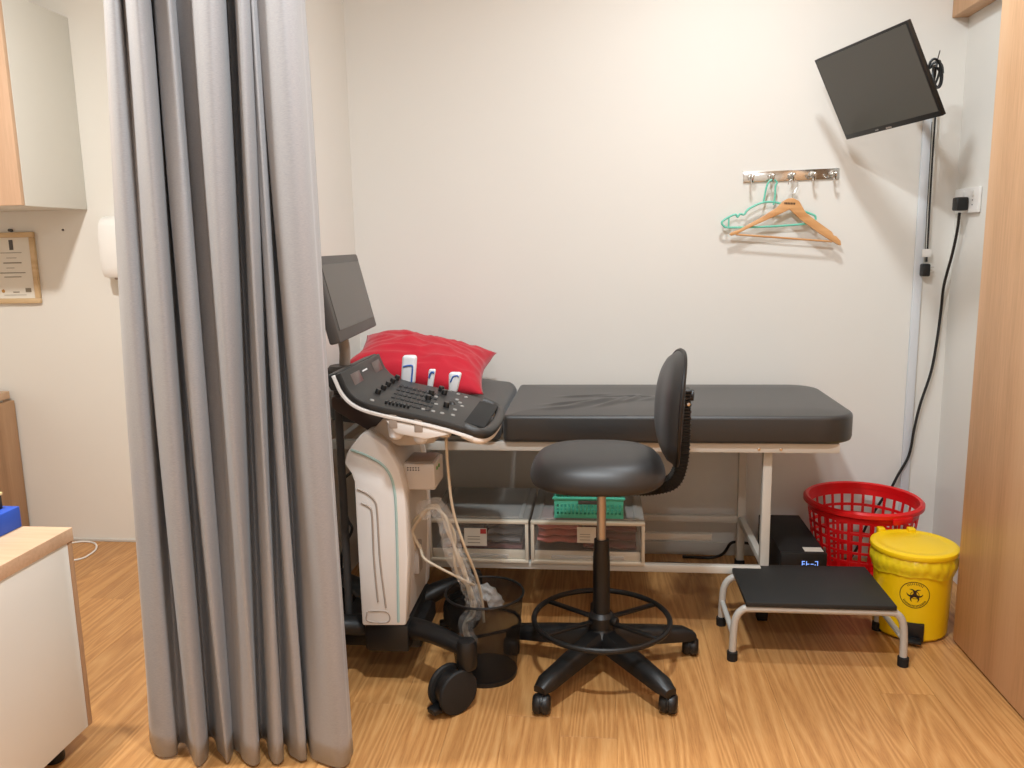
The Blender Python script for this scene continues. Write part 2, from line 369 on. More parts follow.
# things on it
zt = .606
def hexa(bm, q, z0, z1, bev=.002):
    prism(bm, [(p.x, p.y) for p in q], V(0, 0, z0), V(1, 0, 0), V(0, 1, 0), V(0, 0, 1), z1 - z0, bev)
a = atz(21, 527, zt)
bx1, by1 = a.x, a.y + .005
tag(obj('blue_box', box(B(), bx1 - .26, bx1, by1 - .17, by1, zt, zt + .055, .003), 'bluebox'), 'bright blue cardboard box on the oak-topped low cabinet', 'box')
t = thing('black_box', 'small black box with a pale yellow lid on the blue box', 'box', (bx1 - .12, by1 - .09, zt + .055))
obj('body', box(B(), bx1 - .22, bx1 - .03, by1 - .14, by1 - .02, zt + .055, zt + .09, .003), 'black', t)
obj('lid', box(B(), bx1 - .222, bx1 - .028, by1 - .142, by1 - .018, zt + .09, zt + .098, .002), 'yelbox', t)
a = V(bx1 - .1, by1 - .06, zt + .098)
t = thing('tape_roll', 'black adhesive tape roll lying on the pale yellow box lid', 'tape', a)
obj('tape', lathe(B(), [(.02, .001), (.032, .001), (.034, .004), (.034, .018), (.032, .021), (.02, .021), (.02, .001)], a, 24), 'black', t)
obj('core', lathe(B(), [(.0175, 0), (.02, 0), (.02, .022), (.0175, .022), (.0175, 0)], a, 24), 'usdk', t)
# oak side unit against the wall
t = thing('drawer_chest', 'oak-laminate drawer chest against the wall behind the blue box', 'chest', (-2.9, 3.1, 0))
xq = -2.592
obj('body', box(B(), -3.2, xq, 2.86, YW - .012, .02, .655, .002), 'oakd', t)
obj('top', box(B(), -3.21, xq - .004, 2.82, YW - .03, .667, .70, .002), 'oak', t)
obj('top_rail', box(B(), -3.18, xq - .025, 2.88, YW - .05, .655, .667), 'cabwhite', t)
for i in range(3):
    d = obj('drawer', box(B(), -3.195, xq - .005, 2.842, 2.859, .03 + i * .207, .225 + i * .207, .001), 'oakv', t)
    obj('handle', box(B(), -2.98, -2.82, 2.83, 2.842, .165 + i * .207, .173 + i * .207, .002), 'chrome', d)
obj('plinth', box(B(), -3.19, xq - .01, 2.88, YW - .03, 0, .02), 'rubber', t)
# white cable loop on the floor
q = [atz(a_, b_, .004) for a_, b_ in ((70, 543), (84, 541.5), (95, 543.5), (96, 549), (89, 555), (80, 559), (60, 562))]
tag(obj('white_cable', tube(B(), smoothpts(q), .004, 8), 'white'), 'thin white cable looping on the floor behind the low cabinet', 'cable')

# ------------------------------------------------------------------ curtain
YC = 1.845
# folds read from left to right: (px span at image row 0, px span at row 740, bulge, valley depth after it)
folds = [((105, 119), (148, 179), .035, .07), ((122, 149), (184, 209), .075, .12), ((157, 174), (216, 233), .05, .04), ((192, 225), (239, 261), .075, .13),
         ((236, 249), (267, 283), .05, .11), ((251, 256), (289, 306), .02, .12), ((258, 300), (311, 351), .06, .06)]
prof = [(110, 155, .07)]
for (t0, t1), (b0, b1), bulge, val in folds:
    soft = val < .05; k0 = prof[-1][2]
    if prof and k0 > .05: prof.append((t0, b0, k0 * .85))
    for f, d in ((.03, .3), (.14, -.35), (.34, -.85), (.56, -1), (.78, -.7), (.94, -.1)):
        prof.append((t0 + (t1 - t0) * f, b0 + (b1 - b0) * f, bulge * d if d < 0 else (.02 if k0 > .05 else .01)))
    prof.append((t1 - (0 if soft else .02 * (t1 - t0)), b1 - (0 if soft else .02 * (b1 - b0)), val * (.5 if not soft else .8)))
    prof.append((t1 + (.5 if soft else 2), b1 + (.5 if soft else 1.5), val))
botrow = 742
def curpt(i):
    a_, b_, d = prof[i]
    dt = d * .8
    d2 = d * .62
    return aty(a_, 0, YC + dt), aty(b_, botrow, YC + d2), d2
K = [curpt(i) for i in range(len(prof))]
NU = 4
cols = []
topc = smoothpts([k[0] for k in K], NU); botc = smoothpts([k[1] for k in K], NU)
ZT, ZB = CEIL - .015, .008
bmc = B(); NZ = 44; grid = []
for i in range(len(topc)):
    A_, C_ = topc[i], botc[i]; colv = []
    for j in range(NZ):
        s = j / (NZ - 1); z = ZB + (ZT - ZB) * s
        f = (z - C_.z) / (A_.z - C_.z)
        p = C_.lerp(A_, f)
        wob = .006 * math.sin(3.1 * s * 2 + i * .17) + .004 * math.sin(9 * s + i * .31)
        zz = z
        colv.append(bmc.verts.new(V(p.x + wob * .35, p.y + wob, zz)))
    grid.append(colv)
for i in range(len(grid) - 1):
    for j in range(NZ - 1): bmc.faces.new((grid[i][j], grid[i + 1][j], grid[i + 1][j + 1], grid[i][j + 1]))
t = thing('curtain', 'grey satin floor-length curtain gathered in deep folds', 'curtain', (-.8, YC, 0))
o = obj('fabric', bmc, 'curtain', t, ang=180); sm = o.modifiers.new('thickness', 'SOLIDIFY'); sm.thickness = .002
bmh = B(); hz = []
for i in range(len(grid_pts := [k for k in range(len(topc))])):
    A_, C_ = topc[i], botc[i]; row = []
    for z in (.105, .1065):
        f = (z - C_.z) / (A_.z - C_.z); p = C_.lerp(A_, f); s = (z - ZB) / (ZT - ZB)
        wob = .006 * math.sin(3.1 * s * 2 + i * .17) + .004 * math.sin(9 * s + i * .31)
        row.append(bmh.verts.new(V(p.x + wob * .35, p.y + wob - .0022, z)))
    hz.append(row)
for i in range(len(hz) - 1): bmh.faces.new((hz[i][0], hz[i + 1][0], hz[i + 1][1], hz[i][1]))
obj('hem_seam', bmh, 'curtain', t, ang=180)

# ------------------------------------------------------------------ examination couch
t = thing('examination_couch', 'black padded examination couch on a white steel frame along the back wall', 'couch', (.2, 2.98, 0))
MX0, MX1, MY0, MY1, MZ0, MZ1 = -.325, .832, 2.665, 3.285, .642, .735
def rrect(x0, x1, y0, y1, rl, rr):
    """rounded rectangle outline, fixed point count; rl / rr: corner radius at the left / right end"""
    pts = []
    def side(a, b_, n): pts.extend([(a[0] + (b_[0] - a[0]) * k / n, a[1] + (b_[1] - a[1]) * k / n) for k in range(n)])
    def arc(cx_, cy_, r, a0_): pts.extend([(cx_ + r * math.cos(a0_ + PI / 2 * k / 10), cy_ + r * math.sin(a0_ + PI / 2 * k / 10)) for k in range(10)])
    side((x0 + rl, y0), (x1 - rr, y0), 90); arc(x1 - rr, y0 + rr, rr, -PI / 2)
    side((x1, y0 + rr), (x1, y1 - rr), 30); arc(x1 - rr, y1 - rr, rr, 0)
    side((x1 - rr, y1), (x0 + rl, y1), 90); arc(x0 + rl, y1 - rl, rl, PI / 2)
    side((x0, y1 - rl), (x0, y0 + rl), 30); arc(x0 + rl, y0 + rl, rl, PI)
    return pts
def pad(x0, x1, y0, y1, z0, z1, rc, rl, rr, relief=None):
    """upholstered slab: rounded corners in plan, rounded edges, crowned and creased top"""
    bm = B(); rings = []
    def ring(ins, z, top=False):
        a_ = min(ins, (y1 - y0) / 2 - .002)
        ps = rrect(x0 + a_, x1 - a_, y0 + a_, y1 - a_, max(rl - a_, .001), max(rr - a_, .001))
        rings.append([bm.verts.new(V(x, y, z + (relief(x, y) if top and relief else 0))) for x, y in ps])
    ring(.012, z0); ring(.003, z0 + .004); ring(0, z0 + .014); ring(0, z1 - rc)
    for k in range(1, 6): a_ = PI / 2 * k / 5; ring(rc * (1 - math.cos(a_)), z1 - rc + rc * math.sin(a_))
    hw = (y1 - y0) / 2 - .002
    for k in range(1, 31):
        f = k / 30; ring(rc + (hw - rc) * f, z1 + .006 * math.sin(min(1, f * 2.5) * PI / 2), True)
    n = len(rings[0])
    for A_, B_ in zip(rings, rings[1:]):
        for k in range(n): bm.faces.new((A_[k], A_[(k + 1) % n], B_[(k + 1) % n], B_[k]))
    bm.faces.new(rings[0][::-1]); 
    last = rings[-1]
    try: bm.faces.new(last)
    except ValueError: pass
    return bm
def creases(x, y):
    r = 0
    for (ax_, ay_, bx_, by_, amp, wd_) in ((-.2, 2.82, .02, 2.93, .006, .013), (-.13, 2.79, .06, 2.96, .007, .014), (-.02, 2.78, .1, 2.99, .006, .013), (.07, 2.86, .14, 3.02, .005, .012), (-.16, 2.97, .04, 3.04, .004, .014), (-.22, 2.75, -.02, 2.84, .004, .013), (.14, 2.9, .2, 3.0, .003, .013)):
        dx, dy = bx_ - ax_, by_ - ay_; L_ = math.hypot(dx, dy); u = ((x - ax_) * dx + (y - ay_) * dy) / L_ / L_
        v = ((x - ax_) * -dy + (y - ay_) * dx) / L_ + .02 * math.sin(u * PI)
        if -.3 < u < 1.3: r += 1.5 * amp * math.exp(-(v / wd_) ** 2) * math.exp(-((u - .5) / .42) ** 4)
    return r
mm = obj('main_pad', pad(MX0, MX1, MY0, MY1, MZ0, MZ1, .013, .02, .11, creases), 'bedvinyl', t, 60)
# head section, tilted up about its lower right edge
hb = pad(-.93, -.336, MY0, MY1, MZ0, MZ1 + .012, .04, .03, .04)
ang_ = math.radians(7); piv = V(-.335, 0, MZ0 + .002)
for v in hb.verts:
    d = v.co - piv; v.co = V(piv.x + d.x * math.cos(ang_) + d.z * math.sin(ang_) * .3, v.co.y, piv.z - d.x * math.sin(ang_) + d.z * math.cos(ang_))
obj('head_pad', hb, 'bedvinyl', t, 60)
RZ0, RZ1 = .608, .64
FY, BY = 2.70, 3.25
for y in (FY, BY): obj('top_rail', box(B(), -.93, .775, y - .014, y + .014, RZ0, RZ1, .003), 'steel', t)
for x in (-.915, .25, .762): obj('cross_rail', box(B(), x - .013, x + .013, FY + .015, BY - .015, RZ0, RZ1 - .002, .003), 'steel', t)
xl = atz(765, 620, 0).x - .01
LY = 2.745
for x in (-.85, xl):
    for y in (LY, BY - .04):
        lg = obj('leg', box(B(), x - .015, x + .015, y - .015, y + .015, .03, RZ0 + .001, .003), 'steel', t)
        obj('rubber_foot', box(B(), x - .018, x + .018, y - .018, y + .018, 0, .034, .004), 'rubber', lg)
    obj('side_stretcher', box(B(), x - .012, x + .012, LY + .015, BY - .055, .19, .216, .003), 'steel', t)
SZ0, SZ1 = .178, .204
obj('shelf_rail', box(B(), -.85, xl - .015, LY - .04, LY - .012, SZ0, SZ1, .003), 'steel', t)
obj('shelf_rail', box(B(), -.85, xl - .015, BY - .055, BY - .027, .19, .216, .003), 'steel', t)
obj('shelf_rail', box(B(), -.85, .42, 3.02, 3.045, SZ0, SZ1, .003), 'steel', t)
for px_ in (759, 781):
    a = aty(px_, 446, FY - .014); obj('bolt', lathe(B(), [(0, .004), (.005, .003), (.006, 0)], V(a.x, FY - .014, .622), 12, V(0, -1, 0)), 'chrome', t)

# pillow
def pillow():
    bm = B(); c = V(-.668, 3.0, .868); n = 44
    ex = V(.262, 0, -.04); ey = V(0, .2, .045); nn = ex.cross(ey).normalized()
    from mathutils import noise
    for side in (1, -1):
        vv = []
        for i in range(n):
            r = []
            for j in range(n):
                u = -1 + 2 * i / (n - 1); v = -1 + 2 * j / (n - 1)
                pu = u * (1 - .10 * (1 - v * v)); pv = v * (1 - .10 * (1 - u * u))
                th = ((1 - abs(u) ** 2.4) * (1 - abs(v) ** 2.4)) ** .6
                q = noise.noise(V(u * 2.2 + v * .8, v * 3.6 - u * .7, side * 3)); q2 = noise.noise(V(u * 5 + 7, v * 8 + u * 3, side))
                fold = (1 - abs(q)) ** 5 * .009 + q2 * .0025 + .012 * noise.noise(V(u * 1.3, v * 1.3, 9 + side))
                edge = .012 * noise.noise(V(u * 2.5, v * 2.5, 20))
                r.append(bm.verts.new(c + ex * pu + ey * pv + nn * (side * (.082 * th + fold * min(1, th * 2.2)) + edge + .03 * (1 - u * u) * 0)))
            vv.append(r)
        for i in range(n - 1):
            for j in range(n - 1): bm.faces.new((vv[i][j], vv[i + 1][j], vv[i + 1][j + 1], vv[i][j + 1]))
    bmesh.ops.remove_doubles(bm, verts=list(bm.verts), dist=.0008)
    return bm
tag(obj('pillow', pillow(), 'red', ang=180), 'plump red cotton pillow on the head end of the couch', 'pillow')

# ------------------------------------------------------------------ plastic drawer boxes on the couch's lower rails
def drawer_box(x0, x1, label, y0=2.692, y1=3.09, z0=None, z1=.358):
    z0 = SZ1 if z0 is None else z0
    t = thing('storage_drawer', label, 'drawer box', ((x0 + x1) / 2, (y0 + y1) / 2, z0), 'plastic drawer boxes under the couch')
    f = .012
    bm = B()   # outer shell: floor, sides, back
    box(bm, x0, x1, y0 + .004, y1, z0, z0 + .004, .001); box(bm, x0, x0 + .003, y0 + .004, y1, z0 + .004, z1 - .008); box(bm, x1 - .003, x1, y0 + .004, y1, z0 + .004, z1 - .008)
    box(bm, x0 + .003, x1 - .003, y1 - .003, y1, z0 + .004, z1 - .008)
    obj('shell', bm, 'clear', t)
    bm = B()
    for a_ in ((x0, x1, z0, z0 + f), (x0, x1, z1 - f, z1), (x0, x0 + f, z0 + f, z1 - f), (x1 - f, x1, z0 + f, z1 - f)):
        box(bm, a_[0], a_[1], y0, y0 + .02, a_[2], a_[3], .002)
    obj('front_frame', bm, 'cream', t)
    obj('lid', box(B(), x0 + .002, x1 - .002, y0 + .021, y1 - .001, z1 - .0075, z1 - .002, .002), 'clear', t)
    bm = B()
    for xx in (x0 + .02, x1 - .035): box(bm, xx, xx + .014, y0 + .03, y1 - .02, z1 - .002, z1 + .003, .001)
    box(bm, x0 + .035, x1 - .036, y0 + .026, y0 + .04, z1 - .002, z1 + .003, .001)
    obj('lid_rib', bm, 'clear', t)
    d = obj('drawer_front', box(B(), x0 + f + .001, x1 - f - .001, y0 + .006, y0 + .009, z0 + f + .001, z1 - f - .001), 'clearf', t)
    obj('pull', box(B(), x0 + .07, x1 - .07, y0 + .0, y0 + .006, z0 + f + .006, z0 + f + .02, .003), 'clear', d)
    obj('lower_lip', box(B(), x0 + f + .002, x1 - f - .002, y0 + .0095, y0 + .016, z0 + f + .001, z0 + .045, .001), 'cream', d)
    return t, d
XD = [(-.6, -.2465), (-.2385, .152)]
tA, dA = drawer_box(*XD[0], 'clear plastic drawer box beside the machine, holding grey cloth')
tB, dB = drawer_box(*XD[1], 'clear plastic drawer box under the teal basket, holding pink cloth')
def sticker(d, pa, pb, red):
    a = aty(*pa, 2.697); c = aty(*pb, 2.697)
    s = obj('label_sticker', box(B(), a.x, c.x, 2.6965, 2.698, c.z, a.z), 'paper', d)
    if red: obj('label_print', box(B(), c.x - (c.x - a.x) * .28, c.x - .002, 2.6955, 2.6965, a.z - (a.z - c.z) * .3, a.z - .002), 'redlab', s)
    for k in (.45, .6, .8): obj('label_line', box(B(), a.x + (c.x - a.x) * .15, a.x + (c.x - a.x) * .7, 2.6955, 2.6965, a.z - (a.z - c.z) * (k + .03), a.z - (a.z - c.z) * k), 'line', s)
sticker(dA, (464, 528), (487, 546), True)
sticker(dB, (577, 527), (596, 543), False)
def cloth(x0, x1, y0, y1, z0, z1, m, label, layers=3, seed=1):
    bm = B(); rnd = random.Random(seed); h = (z1 - z0) / layers
    for k in range(layers):
        zz = z0 + k * h; ph = rnd.random() * 6
        def fn(u, v, zz=zz, ph=ph):
            a = 2 * PI * v; sx = math.copysign(abs(math.cos(a)) ** .5, math.cos(a)); sz = math.copysign(abs(math.sin(a)) ** .7, math.sin(a))
            yy = (y0 + y1) / 2 + (y1 - y0) / 2 * sx; x = x0 + (x1 - x0) * u
            return V(x + .004 * math.sin(8 * v + ph), yy + .004 * math.sin(14 * u + ph), zz + h * .5 + h * .48 * sz + .002 * math.sin(11 * u + ph))
        t_ = B(); surf(t_, fn, 16, 17); bmesh.ops.remove_doubles(t_, verts=list(t_.verts), dist=1e-5); bmesh.ops.holes_fill(t_, edges=list(t_.edges)); merge(bm, t_)
    tag(obj('folded_cloth', bm, m, ang=60), label, 'cloth')
zc = SZ1 + .005
cloth(-.395, -.275, 2.73, 2.98, zc + .05, zc + .13, 'greyc', 'folded grey cloth inside the drawer box beside the machine', 3, 1)
cloth(-.555, -.275, 2.73, 3.0, zc, zc + .047, 'maroon', 'folded maroon cloth under the grey cloth in the drawer box', 2, 2)
cloth(-.215, -.07, 2.725, 2.98, zc + .055, zc + .128, 'pink', 'folded pink cloth inside the drawer box under the teal basket', 3, 3)
cloth(-.055, .125, 2.725, 3.0, zc + .03, zc + .128, 'maroon', 'folded maroon cloth at the right of the pink cloth in the drawer box', 3, 4)
cloth(-.215, .125, 2.73, 3.0, zc, zc + .028, 'greyc', 'flat grey cloth at the bottom of the drawer box under the basket', 1, 5)
cloth(-.555, -.41, 2.73, 2.98, zc + .05, zc + .12, 'greyc', 'dark grey cloth behind the white sticker in the drawer box', 2, 6)

# teal basket
def teal_basket():
    z0 = .3615
    t = thing('teal_basket', 'small teal perforated plastic basket on a drawer box under the chair seat', 'basket', (-.04, 2.83, z0))
    x0, x1, y0, y1 = -.152, .074, 2.728, 2.9; h = .075; fl_ = .008
    bm = B(); tk = .003
    # walls as bars with square holes: horizontal rails and vertical bars
    def wall(p0, p1, n):
        d = p1 - p0; nrm = V(d.y, -d.x, 0).normalized(); dn = d.normalized(); Ln = d.length
        def barv(s, w): obox(bm, p0 + dn * s + V(0, 0, z0 + h / 2 - .004) + nrm * (fl_ * .5), (dn, nrm, V(0, 0, 1)), (w, tk / 2, h / 2 - .004))
        for k in range(n + 1): barv(Ln * k / n, .003)
        for zz, hh in ((.007, .007), (.0245, .002), (.0375, .002), (.059, .0105)):
            obox(bm, p0 + dn * Ln / 2 + V(0, 0, z0 + zz) + nrm * fl_ * .5, (dn, nrm, V(0, 0, 1)), (Ln / 2 + .004, tk / 2 + .0003, hh))
    cs = [V(x0, y0, 0), V(x1, y0, 0), V(x1, y1, 0), V(x0, y1, 0)]
    for i, n in enumerate((17, 13, 17, 13)): wall(cs[i], cs[(i + 1) % 4], n)
    obj('lattice', bm, 'tealp', t)
    obj('floor_plate', box(B(), x0, x1, y0, y1, z0, z0 + .003, .001), 'tealp', t)
    q = [V(x0 - .008, y0 - .008, z0 + h - .003), V(x1 + .008, y0 - .008, z0 + h - .003), V(x1 + .008, y1 + .008, z0 + h - .003), V(x0 - .008, y1 + .008, z0 + h - .003)]
    obj('rim', tube(B(), q, .0055, 8, True), 'tealp', t)
    obj('grip_plate', box(B(), -.075, .0, y0 - .0075, y0 - .0005, z0 + .05, z0 + .064, .001), 'usgrey', t)
teal_basket()
# thick black tube on the floor behind
q = [V(.02, 3.16, .0095), V(.16, 3.185, .0095), V(.3, 3.2, .0095), V(.42, 3.17, .0095), V(.5, 3.14, .0095)]
tag(obj('black_tube', tube(B(), smoothpts(q, 8), .0095, 8), 'black'), 'thick black tube lying on the floor under the couch', 'cable')
# ------------------------------------------------------------------ black power unit with display
t = thing('power_unit', 'black boxy power unit with blue display behind the footstool', 'power unit', (.69, 3.03, 0))
UX0, UX1, UY0, UY1, UZ = .632, .79, 2.825, 3.24, .212
obj('body', box(B(), UX0, UX1, UY0 + .012, UY1, .008, UZ, .004), 'blackm', t)
fc = obj('front_face', box(B(), UX0 - .001, UX1 + .001, UY0, UY0 + .013, .006, UZ + .001, .004), 'black', t)
a = aty(802, 561, UY0); c = aty(819, 567, UY0)
ds = obj('display', box(B(), a.x - .004, c.x + .004, UY0 - .001, UY0 + .001, c.z - .004, a.z + .004), 'key', fc)
sw = (c.x - a.x) / 7
for k in range(4):
    x = a.x + sw * (1.75 * k); zb, zt_ = c.z, a.z; zm = (zb + zt_) / 2; ww = sw * 1.2; th = .0016
    segs = [(x, x + th, zb, zm), (x, x + th, zm, zt_), (x + ww - th, x + ww, zb, zm), (x + ww - th, x + ww, zm, zt_), (x, x + ww, zb, zb + th), (x, x + ww, zm - th / 2, zm + th / 2), (x, x + ww, zt_ - th, zt_)]
    use = [(0, 1, 4, 5, 6), (0, 1, 5), (5,), (0, 2, 3, 4, 6)][k]
    bm = B()
    for s_ in use: g_ = segs[s_]; box(bm, g_[0], g_[1], UY0 - .002, UY0 - .001, g_[2], g_[3])
    obj('display_digit', bm, 'led', ds)
pa, pb, pc, pd = (atz(*p, UZ + .0005) for p in ((803, 548), (823, 548), (828, 553), (807, 553)))
sy = (pa.y + pd.y) / 2
obj('top_sticker', box(B(), UX1 - .072, UX1 - .008, UY0 + .016, UY0 + .056, UZ, UZ + .0012), 'paper', t)
for x in (UX0 + .03, UX1 - .03):
    for y in (UY0 + .04, UY1 - .04): obj('foot', lathe(B(), [(0, 0), (.012, 0), (.013, .008), (0, .009)], V(x, y, 0), 12), 'rubber', t)
tag(obj('power_lead', tube(B(), smoothpts([V(.617, 3.2, .1), V(.575, 3.215, .1), V(.53, 3.24, .09), V(.5, 3.27, .03), V(.45, 3.285, .007), V(.34, 3.29, .007)], 8), .006, 8), 'black'), 'black lead behind the power unit at the couch leg', 'cable')

# ------------------------------------------------------------------ red laundry basket
def red_basket():
    c = V(.972, 3.055, 0); H = .345; R0, R1 = .148, .196
    t = thing('laundry_basket', 'round red open-lattice plastic basket behind the yellow bin', 'basket', c)
    rad = lambda z: R0 + (R1 - R0) * (z / H)
    N = 30; bm = B()
    rings = [(.02, .02), (.068, .0045), (.108, .0045), (.148, .0045), (.188, .0045), (.228, .006), (.262, .005), (.318, .016)]
    for z, hh in rings:
        lathe(bm, [(rad(z - hh) - .002, z - hh), (rad(z - hh) + .002, z - hh), (rad(z + hh) + .002, z + hh), (rad(z + hh) - .002, z + hh), (rad(z - hh) - .002, z - hh)], c, 60)
    for k in range(N):
        a = 2 * PI * k / N; rd = V(math.cos(a), math.sin(a), 0); tg = V(-math.sin(a), math.cos(a), 0)
        p0 = c + rd * rad(.03) + V(0, 0, .03); p1 = c + rd * rad(.312) + V(0, 0, .312); d = (p1 - p0)
        obox(bm, (p0 + p1) / 2, (tg, d.normalized().cross(tg), d.normalized()), (.0052, .0016, d.length / 2))
    obj('lattice', bm, 'redp', t)
    obj('base', lathe(B(), [(0, .003), (R0 - .003, .003), (R0 - .003, .0065), (0, .0065)], c, 48), 'redp', t)
    obj('rim', lathe(B(), [(R1 - .006, .325), (R1 + .004, .322), (R1 + .013, .33), (R1 + .013, .343), (R1 + .004, .35), (R1 - .005, .346), (R1 - .006, .325)], c, 60), 'redp', t)
    for s in (PI * 1.62,):
        rd = V(math.cos(s), math.sin(s), 0); tg = V(-rd.y, rd.x, 0)
        obj('grip', obox(B(), c + rd * (R1 + .012) + V(0, 0, .322), (tg, rd, V(0, 0, 1)), (.04, .005, .012), .004), 'redp', t)
red_basket()

# ------------------------------------------------------------------ yellow clinical waste bin
def yellow_bin():
    c = V(1.035, 2.712, 0); t = thing('pedal_bin', 'yellow clinical waste pedal bin with a lid beside the wood panel', 'bin', c)
    R0, R1, H = .114, .122, .272
    bd = obj('body', lathe(B(), [(0, .004), (R0 - .006, .004), (R0, .012), (R1, H), (R1 - .004, H), (R0 - .004, .02), (0, .02)], c, 56), 'yellow', t)
    def bagf(u, v):
        a = 2 * PI * u
        fl = .5 + .5 * math.sin(a * 9 + math.sin(a * 4)); low = .222 + .006 * math.sin(a * 3 + 1) + .003 * math.sin(a * 7)
        z = .283 + (low - .283) * v
        r = R1 + .004 + .009 * math.sin(PI * min(1, v * 1.1)) * (.75 + .25 * fl) + .0012 * math.sin(a * 23 + v * 4) + .001 * math.sin(a * 41 - v * 7)
        return c + V(r * math.cos(a), r * math.sin(a), z)
    obj('bin_bag', surf(B(), bagf, 120, 10, True), 'bag', t, 180)
    ld = obj('lid', lathe(B(), [(R1 + .004, .284), (R1 + .012, .284), (R1 + .014, .29), (R1 + .012, .298), (R1 + .004, .302), (R1 - .004, .303), (R1 - .012, .299), (R1 - .03, .301), (0, .309)], c, 64), 'yellow', t)
    for s in (-.05, .05): obj('hinge', box(B(), c.x - .02 + s - .012, c.x - .02 + s + .012, c.y + .1, c.y + .128, .285, .312, .004), 'yellow', ld)
    # round print on the front
    ang0 = math.atan2(-c.y + .0, -c.x) + .0
    sp = aty(915, 590, c.y - .11); th0 = math.atan2(sp.y - c.y, sp.x - c.x); z0 = .166
    def onb(a, b_, lift=.0006):   # a: along the girth, b_: up
        rr = R0 + (R1 - R0) * ((z0 + b_) / H) + lift; an = th0 + a / rr
        return c + V(rr * math.cos(an), rr * math.sin(an), z0 + b_)
    def strip(bm, pts, wdt, closed=False):
        n = len(pts); row = []
        for i in range(n):
            p = pts[i]; q0 = pts[(i - 1) % n] if closed or i else pts[0]; q1 = pts[(i + 1) % n] if closed or i < n - 1 else pts[-1]
            dx, dy = q1[0] - q0[0], q1[1] - q0[1]; l_ = math.hypot(dx, dy) or 1; wv = wdt[i] if isinstance(wdt, list) else wdt
            nx_, ny_ = -dy / l_ * wv, dx / l_ * wv
            row.append((bm.verts.new(onb(p[0] + nx_, p[1] + ny_)), bm.verts.new(onb(p[0] - nx_, p[1] - ny_))))
        for i in range(n if closed else n - 1):
            a_, b_ = row[i], row[(i + 1) % n]; bm.faces.new((a_[0], a_[1], b_[1], b_[0]))
    RR = .044
    bm = B(); strip(bm, [(RR * math.cos(2 * PI * k / 48), RR * math.sin(2 * PI * k / 48)) for k in range(48)], .0011, True)
    obj('print_ring', bm, 'ink', bd)
    bm = B()
    for k in range(3):
        A0 = PI / 2 + k * 2 * PI / 3 + PI      # lobes: two up, one down
        ca, sa = math.cos(A0), math.sin(A0)
        pts = []; wd = []
        for j in range(25):
            b_ = PI * (.22 + 1.56 * j / 24)          # open outward
            x_ = .0145 + .0115 * math.cos(b_ ) ; y_ = .0115 * math.sin(b_)
            pts.append((x_ * ca - y_ * sa, x_ * sa + y_ * ca)); wd.append(.0004 + .0034 * math.sin(PI * j / 24))
        strip(bm, pts, wd)
    strip(bm, [(.0125 * math.cos(2 * PI * k / 30), .0125 * math.sin(2 * PI * k / 30)) for k in range(30)], .0009, True)
    obj('print_symbol', bm, 'ink', bd)
    bm = B()
    for k in range(30):                                # unreadable lettering round the ring
        a = (PI * .30 + PI * .4 * k / 9) if k < 10 else (PI * 1.18 + PI * .64 * (k - 10) / 19)
        r0, r1 = .034, .041; da = .03 + .012 * (k % 3)
        strip(bm, [(r0 * math.cos(a), r0 * math.sin(a)), (r1 * math.cos(a + .03), r1 * math.sin(a + .03))], .0009)
    obj('print_lettering', bm, 'ink', bd)
    # pedal
    pa = th0 - .02; rd = V(math.cos(pa), math.sin(pa), 0); tg = V(-rd.y, rd.x, 0)
    obj('pedal_recess', obox(B(), c + rd * (R0 + .0005) + V(0, 0, .04), (tg, rd, V(0, 0, 1)), (.036, .006, .03), .002), 'black', t)
    obj('pedal', obox(B(), c + rd * (R0 + .018) + V(0, 0, .018), (tg, rd, V(0, 0, 1)), (.028, .022, .005), .003), 'black', t)
yellow_bin()

# ------------------------------------------------------------------ footstool
def footstool():
    t = thing('footstool', 'low step stool with black mat top and pale tubular legs', 'footstool', (.67, 2.57, 0))
    z = .2; x0, x1, y0, y1 = .447, .893, 2.435, 2.745
    q = [atz(731, 565, z), atz(748, 606, z), atz(898, 608, z), atz(866, 568, z)]
    bm = B(); box(bm, x0, x1, y0, y1, z - .016, z, .003); obj('top_board', bm, 'mat', t)
    fy, by = 2.45, 2.69
    for y in (fy, by):
        yy = y - (.012 if y == fy else -.012)
        s = -1 if y == fy else 1
        P = [V(.412, y, .012), V(.414, y, .09), V(.42, y, .14), V(.44, y, .168), V(.475, y, .173), V(.67, y, .173), V(.865, y, .173), V(.898, y, .168), V(.917, y, .14), V(.923, y, .09), V(.925, y, .012)]
        obj('leg_frame', tube(B(), smoothpts(P, 5), .0115, 12), 'steel2', t)
        for x in (.412, .925): obj('rubber_foot', lathe(B(), [(0, 0), (.016, 0), (.0165, .028), (.0125, .031), (0, .031)], V(x, y, 0), 16), 'rubber', t)
    for x in (.4135, .9235): obj('side_bar', tube(B(), [V(x, fy + .006, .085), V(x, by - .006, .085)], .009, 10), 'steel2', t)
footstool()

